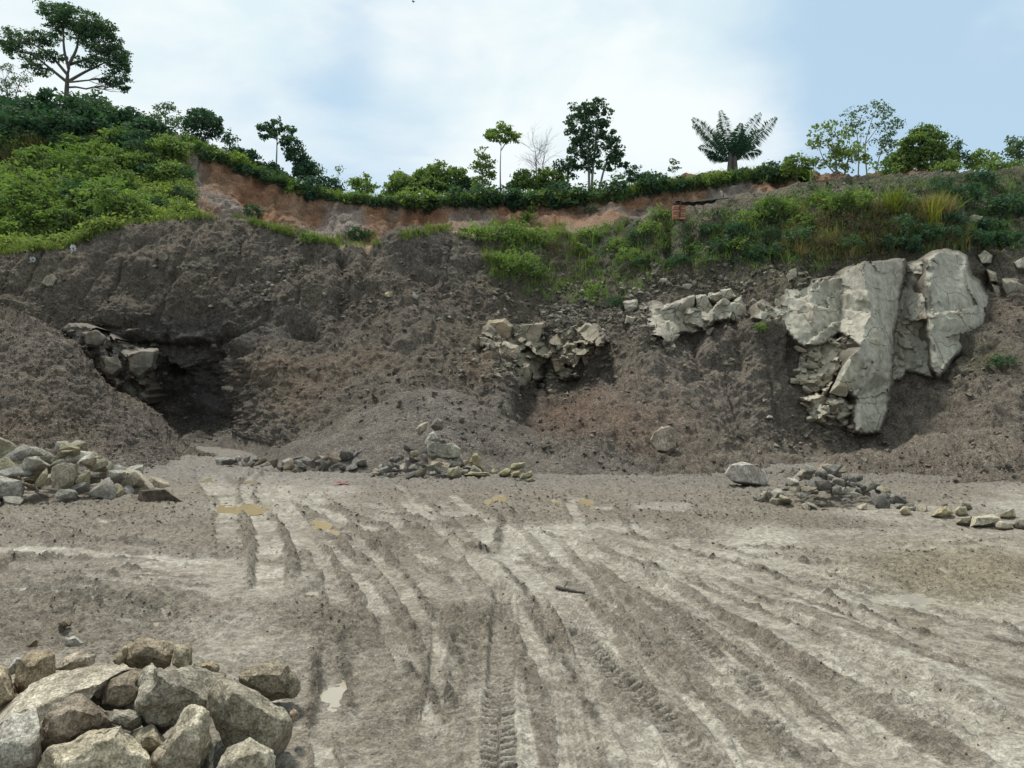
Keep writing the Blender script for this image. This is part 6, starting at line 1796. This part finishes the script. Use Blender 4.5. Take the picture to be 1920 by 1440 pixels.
# single shrubs seen on the slopes
for (x, y, s, kind, lab) in (
    (1405,425,1.9,'bright','bright green shrub at the open end of the brush on the overgrown slope'), (1440,412,2.3,'leafy','big green shrub in the middle of the overgrown slope'), (1478,405,1.8,'leafy','green shrub right of the big green shrub on the overgrown slope'),
    (1570,400,2.0,'leafy','green shrub uphill of the dry brush'), (1605,395,2.2,'leafy','broad green shrub left of the yellow spiky plant'), (1560,430,2.0,'dry','brown dry brush over the outcrop wing'), (1600,440,2.2,'dry','brown dry brush above the buttress'),
    (1650,450,2.2,'dry','brown dry brush hanging above the pale outcrop'), (1690,440,1.9,'olive','dull green brush above the groove of the pale outcrop'), (1640,410,1.8,'dry','brown brush left of the yellow spiky plant'), (1720,420,2.0,'dry','brown brush between the two spiky plants'),
    (1780,430,1.8,'dark','dark brush right of the second spiky plant'), (1810,380,2.0,'dark','dark bush on the overgrown slope under the trees'), (1850,440,1.8,'dark','dark brush at the outer overgrown slope'), (1890,400,2.1,'dark','dark bush at the picture edge of the overgrown slope'), (1890,460,1.6,'dark','small dark brush above the side outcrop'),
    (1120,560,1.7,'bright','bright green shrub alone among the pale stones'), (1150,575,1.2,'olive','dull green shrub beside the bright shrub among the stones'), (1180,490,1.6,'bright','green shrub on the slope above the lone bright shrub'), (1160,470,1.5,'leafy','green shrub left above the gully slots'),
    (945,505,1.7,'bright','bright green tall herb clump over the shattered outcrop'), (985,500,1.3,'bright','bright herb clump beside the tall herb clump'), (1000,520,1.2,'leafy','small green shrub over the shattered outcrop'), (930,455,1.7,'bright','light green shrub at the crest right of the dirt peak'), (965,450,1.6,'bright','light green shrub on the bench behind the crest'),
    (1010,460,1.5,'leafy','green shrub in the middle of the bench brush'), (1080,470,1.3,'bright','small bright shrub at the edge of the bench brush'), (890,450,1.5,'bright','light green shrub beside the dirt peak'), (1055,480,1.4,'dry','dry brush at the edge of the bench'), (1110,450,1.4,'leafy','green shrub under the upper red cliff'),
    (1220,440,1.8,'leafy','green shrub left of the brick pillar'), (1195,455,1.6,'olive','dull shrub left below the brick pillar'), (1235,410,1.5,'bright','bright shrub just left of the brick pillar'), (1330,440,1.5,'olive','dull brush right of the gully slots'), (1350,470,1.5,'olive','dull brush above the rock ledge'),
    (1425,620,.9,'bright','small yellow green moss tuft on the bare apron'), (1880,690,1.1,'olive','patchy scrub on the dirt right of the pale outcrop'), (475,405,1.3,'dark','small dark bush on the upper grey face'), (580,455,1.0,'leafy','small shrub on the grassy bench'), (670,450,1.6,'dark','dark shrub by the hole at the foot of the red cliff'),
    (985,415,1.3,'leafy','shrub on the face under the bare tree'), (1110,400,1.5,'olive','grey green shrub under the tall tree on the cliff face'), (880,388,1.2,'dark','dark creeper hanging from the ridge'), (1000,400,1.0,'leafy','small shrub halfway up the red face'), (265,320,1.0,'leafy','shrub next to the white flowering patch'),
    (1500,455,1.7,'olive','dull brush above the outcrop wing'), (1530,470,1.5,'dry','dry brush at the top of the outcrop wing'), (1450,450,1.6,'olive','dull brush under the big green shrub'),
    (1200,500,1.3,'olive','dull scrub above the rock ledge on its open side'), (1270,500,1.2,'dark','dark scrub below the gully slots'), (1300,480,1.4,'leafy','green scrub beside the gully slots'), (1390,470,1.6,'leafy','green scrub uphill of the rock ledge end'), (1420,490,1.5,'dark','dark scrub between rock ledge and outcrop wing'),
    (1460,480,1.5,'olive','dull scrub close above the outcrop wing'), (1560,465,1.7,'dry','dry brush right on top of the outcrop wing'), (1590,470,1.6,'olive','dull brush on the lip of the pale buttress'), (1630,470,1.6,'dry','dry brush on the lip of the pale buttress'), (1665,465,1.6,'olive','hanging brush over the buttress corner'),
    (1700,470,1.6,'dark','dark brush over the groove between buttress and slab'), (1740,455,1.8,'dark','dark hanging brush on top of the pale slab'), (1780,455,1.6,'olive','dull brush on top of the pale slab'), (1830,460,1.6,'dark','dark brush beyond the top of the pale slab'), (1500,430,1.7,'leafy','green brush between the big shrub and dry brush'),
    (1540,385,1.6,'leafy','small green shrub on the bare grey soil hump'), (1690,385,1.6,'leafy','green shrub just below the yellow spiky plant'), (1840,350,1.9,'dark','dark bush high on the overgrown slope'), (1760,360,1.8,'olive','dull bush above the pale dry tuft'), (1380,440,1.4,'dark','dark scrub below the open brush end')):
    shrub(x, y, s * (.66 if x > 1060 else .9), kind, lab, 'single shrubs on the quarry slopes', .85, rng)

# ------------------------------------------------------------------ spiky plants and grass
def blades(origins, n_per, L, w, rng, spread=.5, curve=.5):
    n = len(origins) * n_per
    o = np.repeat(np.asarray(origins, float), n_per, 0) + rng.normal(0, 1, (n, 3)) * np.array([w * 6, w * 6, 0])
    LL = (np.repeat(np.broadcast_to(L, len(origins)), n_per) if np.ndim(L) else np.full(n, L)) * rng.uniform(.5, 1.2, n)
    a = rng.uniform(0, 2 * math.pi, n)
    tilt = np.abs(rng.normal(0, spread, n))
    d0 = np.stack([np.cos(a) * np.sin(tilt), np.sin(a) * np.sin(tilt), np.cos(tilt)], -1)
    hz = np.stack([np.cos(a), np.sin(a), np.zeros(n)], -1)
    sd = np.stack([-np.sin(a), np.cos(a), np.zeros(n)], -1)
    tw = rng.uniform(-.7, .7, n)[:, None]
    sd = sd * np.cos(tw) + hz * np.sin(tw)
    m = o + d0 * (LL * .55)[:, None]
    tip = o + d0 * LL[:, None] + hz * (LL * curve * .4)[:, None] - np.array([0, 0, 1]) * (LL * curve * .22)[:, None]
    W_ = w * rng.uniform(.6, 1.3, n)[:, None]
    V = np.stack([o - sd * W_, o + sd * W_, m + sd * W_ * .8, m - sd * W_ * .8, tip], 1)
    F = np.concatenate([np.array([[0, 1, 2], [0, 2, 3], [3, 2, 4]]) + 5 * k for k in [0]])
    F = (F[None] + 5 * np.arange(n)[:, None, None]).reshape(-1, 3)
    hue = np.repeat(rng.uniform(0, 1, len(origins)), n_per) * .6 + rng.uniform(0, 1, n) * .4
    return V.reshape(-1, 3), F, np.repeat(hue, 5)
rng = np.random.default_rng(99)
for (x, y, L, lab) in ((1676, 398, 1.35, 'upright yellow green spiky plant on the overgrown slope'), (1748, 425, 1.5, 'leaning yellow green spiky plant in front of the dry grass tuft')):
    p, _n = hit(x, y)
    V, F, hv = blades(np.zeros((1, 3)) + np.array([0, 0, -.05]), 130, L, .022, rng, .42, .35)
    r = thing('spiky_plant', lab, 'plant', p)
    obj('leaves', mesh_np('leaves', V, F, False, {'vary': hv}), M['yucca'], r)
for (x, y, L, lab) in ((1762, 408, 1.5, 'tall pale dry grass tuft behind the leaning spiky plant'), (60, 300, 2.6, 'big yellowish grass tussock on the upper green hillside'), (30, 315, 2.4, 'yellowish grass tussock cut by the picture edge'), (40, 255, 2.0, 'dark upright grass tussock among the hill bushes')):
    p, _n = hit(x, y)
    V, F, hv = blades(rng.normal(0, .35, (10, 3)) * np.array([1, 1, 0]), 60, L * .8, .018, rng, .4, .5)
    r = thing('grass_tussock', lab, 'grass tuft', p)
    obj('blades', mesh_np('blades', V, F, False, {'vary': hv}), M['grass_dry' if 'dry' in lab or 'yellowish' in lab else 'leaf_mid'], r)

def sample_img(poly, n, rng, jit=0.0):
    poly = np.array(poly, float)
    lo, hi = poly.min(0), poly.max(0)
    out = []
    while len(out) < n:
        x, y = rng.uniform(lo[0], hi[0]), rng.uniform(lo[1], hi[1])
        if inside(poly, x, y):
            p, nn = hit(x, y)
            if p is not None:
                out.append(p[:])
    return np.array(out)
# leafy ground cover on the hill
HP = [(-60,250),(200,240),(320,262),(352,300),(362,360),(370,412),(300,416),(240,420),(196,436),(150,456),(100,468),(-60,478)]
S = sample_img(HP, 2600, rng)
V, F, hv = leaf_cloud(S + np.array([0, 0, .25]), rng.uniform(.3, .75, len(S)), 15, .20, rng, .6, 0, 2.0, .7)
obj('hill_undergrowth', mesh_np('hill_undergrowth', V, F, False, {'vary': hv}), M['leaf_hill'], kind='stuff')
S = sample_img([(-60,430),(120,430),(200,405),(360,395),(400,412),(300,417),(250,421),(196,437),(150,458),(100,471),(-60,483)], 1500, rng)
V, F, hv = blades(S, 8, rng.uniform(.2, .55, len(S)), .018, rng, .55, .6)
obj('bench_grass', mesh_np('bench_grass', V, F, False, {'vary': hv}), M['grass'], kind='stuff')
S = np.concatenate([sample_img([(400,412),(440,405),(520,425),(590,442),(640,456),(640,466),(560,450),(480,424)], 500, rng), sample_img([(740,440),(800,428),(880,425),(960,415),(1060,420),(1060,445),(900,450),(830,436),(760,452)], 600, rng),
                    sample_img([(890,430),(1060,430),(1120,500),(1060,540),(940,530),(900,480)], 900, rng), sample_img([(1060,440),(1250,400),(1260,470),(1100,500)], 500, rng), sample_img([(620,440),(700,435),(720,462),(640,464)], 160, rng)])
S = S[fbm(S, .6, 2, .5, 5) > -.12]
V, F, hv = blades(S, 7, rng.uniform(.15, .5, len(S)), .015, rng, .55, .6)
obj('slope_grass', mesh_np('slope_grass', V, F, False, {'vary': hv}), M['grass'], kind='stuff')
S = np.concatenate([sample_img([(1080,430),(1270,405),(1400,385),(1540,345),(1940,325),(1940,470),(1850,470),(1700,465),(1480,500),(1280,490),(1120,520)], 1800, rng)])
V, F, hv = leaf_cloud(S + np.array([0, 0, .08]), rng.uniform(.15, .4, len(S)), 10, .11, rng, .6, 0, 2.2, .7)
obj('slope_undergrowth', mesh_np('slope_undergrowth', V, F, False, {'vary': hv}), M['leaf_tree'], kind='stuff')
S = sample_img([(1480,380),(1700,385),(1800,420),(1840,470),(1700,472),(1500,500),(1460,470)], 800, rng)
V, F, hv = blades(S, 9, rng.uniform(.2, .7, len(S)), .012, rng, .6, .8)
obj('dry_slope_grass', mesh_np('dry_slope_grass', V, F, False, {'vary': hv}), M['grass_dry'], kind='stuff')
S = sample_img([(900,440),(1080,430),(1270,410),(1400,390),(1540,360),(1900,340),(1900,470),(1700,480),(1500,515),(1280,500),(1130,580),(1000,560),(920,520)], 900, rng)
V, F, hv = blades(S, 8, rng.uniform(.25, .75, len(S)), .013, rng, .65, .9)
obj('bank_weeds', mesh_np('bank_weeds', V, F, False, {'vary': hv}), M['leaf_light'], kind='stuff')
# turf hanging along the upper cliff edge
ex = np.concatenate([np.linspace(345, 1520, 900)])
ey = np.interp(ex, [345, 372, 420, 480, 560, 640, 740, 860, 1000, 1120, 1220, 1310, 1400, 1500, 1600], [266, 280, 302, 326, 356, 375, 384, 382, 378, 374, 353, 343, 331, 329, 337])
S = []
for x, y in zip(ex, ey):
    for k in range(3):
        p, nn = hit(x + rng.normal(0, 2), y + rng.uniform(-4, 11 if x > 1150 else 4))
        if p is not None:
            S.append(p[:])
S = np.array(S)
V, F, hv = leaf_cloud(S, rng.uniform(.25, .55, len(S)), 9, .2, rng, .2, .8, 2.4, 1.0)
obj('ridge_turf', mesh_np('ridge_turf', V, F, False, {'vary': hv}), M['leaf_tree'], kind='stuff')
V, F, hv = blades(S[rng.uniform(size=len(S)) < .6] + np.array([0, -.1, .1]), 8, .8, .02, rng, .8, 1.2)
obj('ridge_grass', mesh_np('ridge_grass', V, F, False, {'vary': hv}), M['leaf_mid'], kind='stuff')
# white flowering patches on the hill
for (x, y, lab) in ((222, 303, 'upper patch of whitish leafed plants on the green hillside'), (256, 322, 'lower patch of whitish leafed plants on the green hillside')):
    p, _n = hit(x, y)
    r = thing('white_plant', lab, 'plant', p)
    C = rng.normal(0, 1, (16, 3)) * np.array([.5, .3, .18]) + np.array([0, -.1, .45])
    V, F, hv = leaf_cloud(C, np.full(16, .22), 10, .16, rng, .7, 0, 1.5, .6)
    obj('leaves', mesh_np('leaves', V, F, False, {'vary': hv}), plain('white_leaf', (.42, .50, .40), .6, (.25, .34, .24)), r)

# ------------------------------------------------------------------ small man-made things and litter
def box_mesh(name, sx, sy, sz, bev=0.0):
    bm = bmesh.new()
    bmesh.ops.create_cube(bm, size=1.0)
    bmesh.ops.scale(bm, vec=(sx, sy, sz), verts=bm.verts)
    if bev:
        bmesh.ops.bevel(bm, geom=list(bm.edges), offset=bev, segments=1, affect='EDGES')
    me = bpy.data.meshes.new(name)
    bm.to_mesh(me); bm.free()
    return me
p, _n = hit(1273, 411)
bp = thing('brick_pillar', 'short broken red brick pillar at the crest of the slope', 'pillar', p)
brick_me = box_mesh('brick', .30, .30, .105, .012)
bm_ = [plain('brick_red', (.33, .135, .075), .9, (.25, .10, .06), 20, .01), plain('brick_pale', (.42, .22, .14), .9, (.30, .15, .1), 20, .01)]
for lay in range(6):
    for s in (-1, 1):
        o = obj('brick', brick_me.copy(), bm_[(lay + (s > 0)) % 2], bp, (s * .153 + random.uniform(-.015, .015), random.uniform(-.02, .02), .02 + lay * .118))
        o.rotation_euler = (0, 0, random.uniform(-.06, .06))
bd = thing('plank_roof', 'dark sagging board and pole lying across the brick pillar', 'board', Vector(p) + Vector((0.75, 0, .80)))
tarp = plain('dark_tarp', (.035, .036, .04), .8, (.02, .02, .022))
bm = bmesh.new()
nx, ny = 22, 5
vv = [[bm.verts.new((-0.95 + 2.0 * i / (nx - 1), -.35 + .7 * j / (ny - 1), -.05 * math.sin(math.pi * i / (nx - 1)) + .10 * (i / nx) ** 2 + .03 * math.sin(i * 1.3 + j))) for j in range(ny)] for i in range(nx)]
for i in range(nx - 1):
    for j in range(ny - 1):
        bm.faces.new((vv[i][j], vv[i + 1][j], vv[i + 1][j + 1], vv[i][j + 1]))
bmesh.ops.solidify(bm, geom=bm.faces[:], thickness=.07)
me = bpy.data.meshes.new('sheet'); bm.to_mesh(me); bm.free()
obj('sheet', me, tarp, bd)
for pts, r in (([(-1.15, -.1, -.06), (0, -.1, .02), (1.65, -.1, .22)], .035), ([(1.4, -.1, .15), (1.42, -.1, .75)], .02), ([(-.75, -.25, -.75), (-.7, -.25, .1)], .03)):
    tb = Tubes(); tb.add(np.array(pts), np.full(len(pts), r), 6)
    obj('pole', tb.mesh('pole'), M['bark'], bd)
# white rag
for (x, y, h_, lab) in ((142, 470, .34, 'white rag hanging at the lip of the soil bank'), (61, 490, .22, 'small pale rag scrap on the dark soil below the hill grass')):
    p, nn = hit(x, y)
    bm = bmesh.new()
    rg = np.random.default_rng(int(x))
    cols_ = []
    for i in range(8):
        cols_.append([bm.verts.new((-.12 + .24 * i / 7 + .02 * math.sin(j * 2 + i), -.05 - .03 * math.sin(i * 2.1 + j * .6), h_ * (.5 - j / 9) * (1 + .25 * math.sin(i * 1.7)))) for j in range(10)])
    for i in range(7):
        for j in range(9):
            if 3 <= i <= 3 and 2 < j:
                continue
            bm.faces.new((cols_[i][j], cols_[i + 1][j], cols_[i + 1][j + 1], cols_[i][j + 1]))
    bmesh.ops.solidify(bm, geom=bm.faces[:], thickness=.012)
    me = bpy.data.meshes.new('rag'); bm.to_mesh(me); bm.free()
    obj('rag', me, plain('white_cloth', (.75, .76, .76), .8, (.5, .52, .52)), None, p + nn * .12, label=lab, cat='rag')
# sticks
for (a, b, r, lab) in (((1044, 1105), (1096, 1114), .018, 'dark dead branch lying on the mud in the middle'), ((660, 858), (684, 841), .03, 'pale stick leaning out of the gravel beside the dark round stone'), ((1186, 392), (1232, 398), .05, 'dark root sticking out of the red cliff')):
    p1, n1_ = hit(*a); p2, n2_ = hit(*b)
    rg = np.random.default_rng(a[0])
    q, rr = limb(np.array(p1) + np.array([0, 0, r]), np.array(p2) + np.array([0, 0, r * .8]), r * 1.2, r * .5, rg, .05, 9)
    c = q.mean(0)
    tb = Tubes(); tb.add(q - c, rr, 6)
    tb.add(limb(q[2] - c, q[2] - c + np.array([.06, .05, .08]) * 3 * r / .02 * .3, r * .6, r * .2, rg, .05, 4)[0], np.linspace(r * .5, r * .2, 4), 5)
    obj('branch', tb.mesh('branch'), M['pale_bark'] if 'pale' in lab else M['bark'], None, c, label=lab, cat='branch')
def scrap(x, y, col, w, d, lab):
    p, nn = hit(x, y)
    bm = bmesh.new()
    rg = np.random.default_rng(int(x))
    g = [[bm.verts.new((w * (i / 6 - .5) * (1 + .3 * rg.uniform()), d * (j / 3 - .5) * (1 + .4 * rg.uniform()), .03 + .03 * rg.uniform())) for j in range(4)] for i in range(7)]
    for i in range(6):
        for j in range(3):
            bm.faces.new((g[i][j], g[i + 1][j], g[i + 1][j + 1], g[i][j + 1]))
    bmesh.ops.solidify(bm, geom=bm.faces[:], thickness=.012)
    me = bpy.data.meshes.new('plastic_scrap'); bm.to_mesh(me); bm.free()
    obj('plastic_scrap', me, plain('scrap', col, .5, tuple(c * .7 for c in col)), None, p, label=lab, cat='litter')
scrap(638, 908, (.55, .12, .12), .26, .12, 'faded red plastic scrap trodden into the far mud')
scrap(274, 905, (.05, .33, .14), .10, .08, 'tiny green plastic scrap beside the earth covered block')
# a small bird high in the sky
bb = at(775, 3, 60)
br = thing('bird', 'tiny dark bird flying at the very top of the sky', 'bird', bb)
tb = Tubes(); tb.add(np.array([(-.14, 0, 0), (-.05, 0, .01), (.08, 0, 0), (.16, 0, -.01)]), np.array([.01, .035, .03, .008]), 6)
obj('body', tb.mesh('body'), M['bark'], br)
for s in (-1, 1):
    V = np.array([(0.03, 0, .02), (-.05, 0, .02), (-.06, s * .2, .08), (.0, s * .22, .08), (-.05, s * .38, .04)])
    V2 = np.concatenate([V, V - np.array([0, 0, .01])])
    obj('wing', mesh_np('wing', V2, np.array([[0, 1, 2], [0, 2, 3], [3, 2, 4], [6, 5, 7], [7, 5, 8], [7, 8, 9]]), False), M['bark'], br)
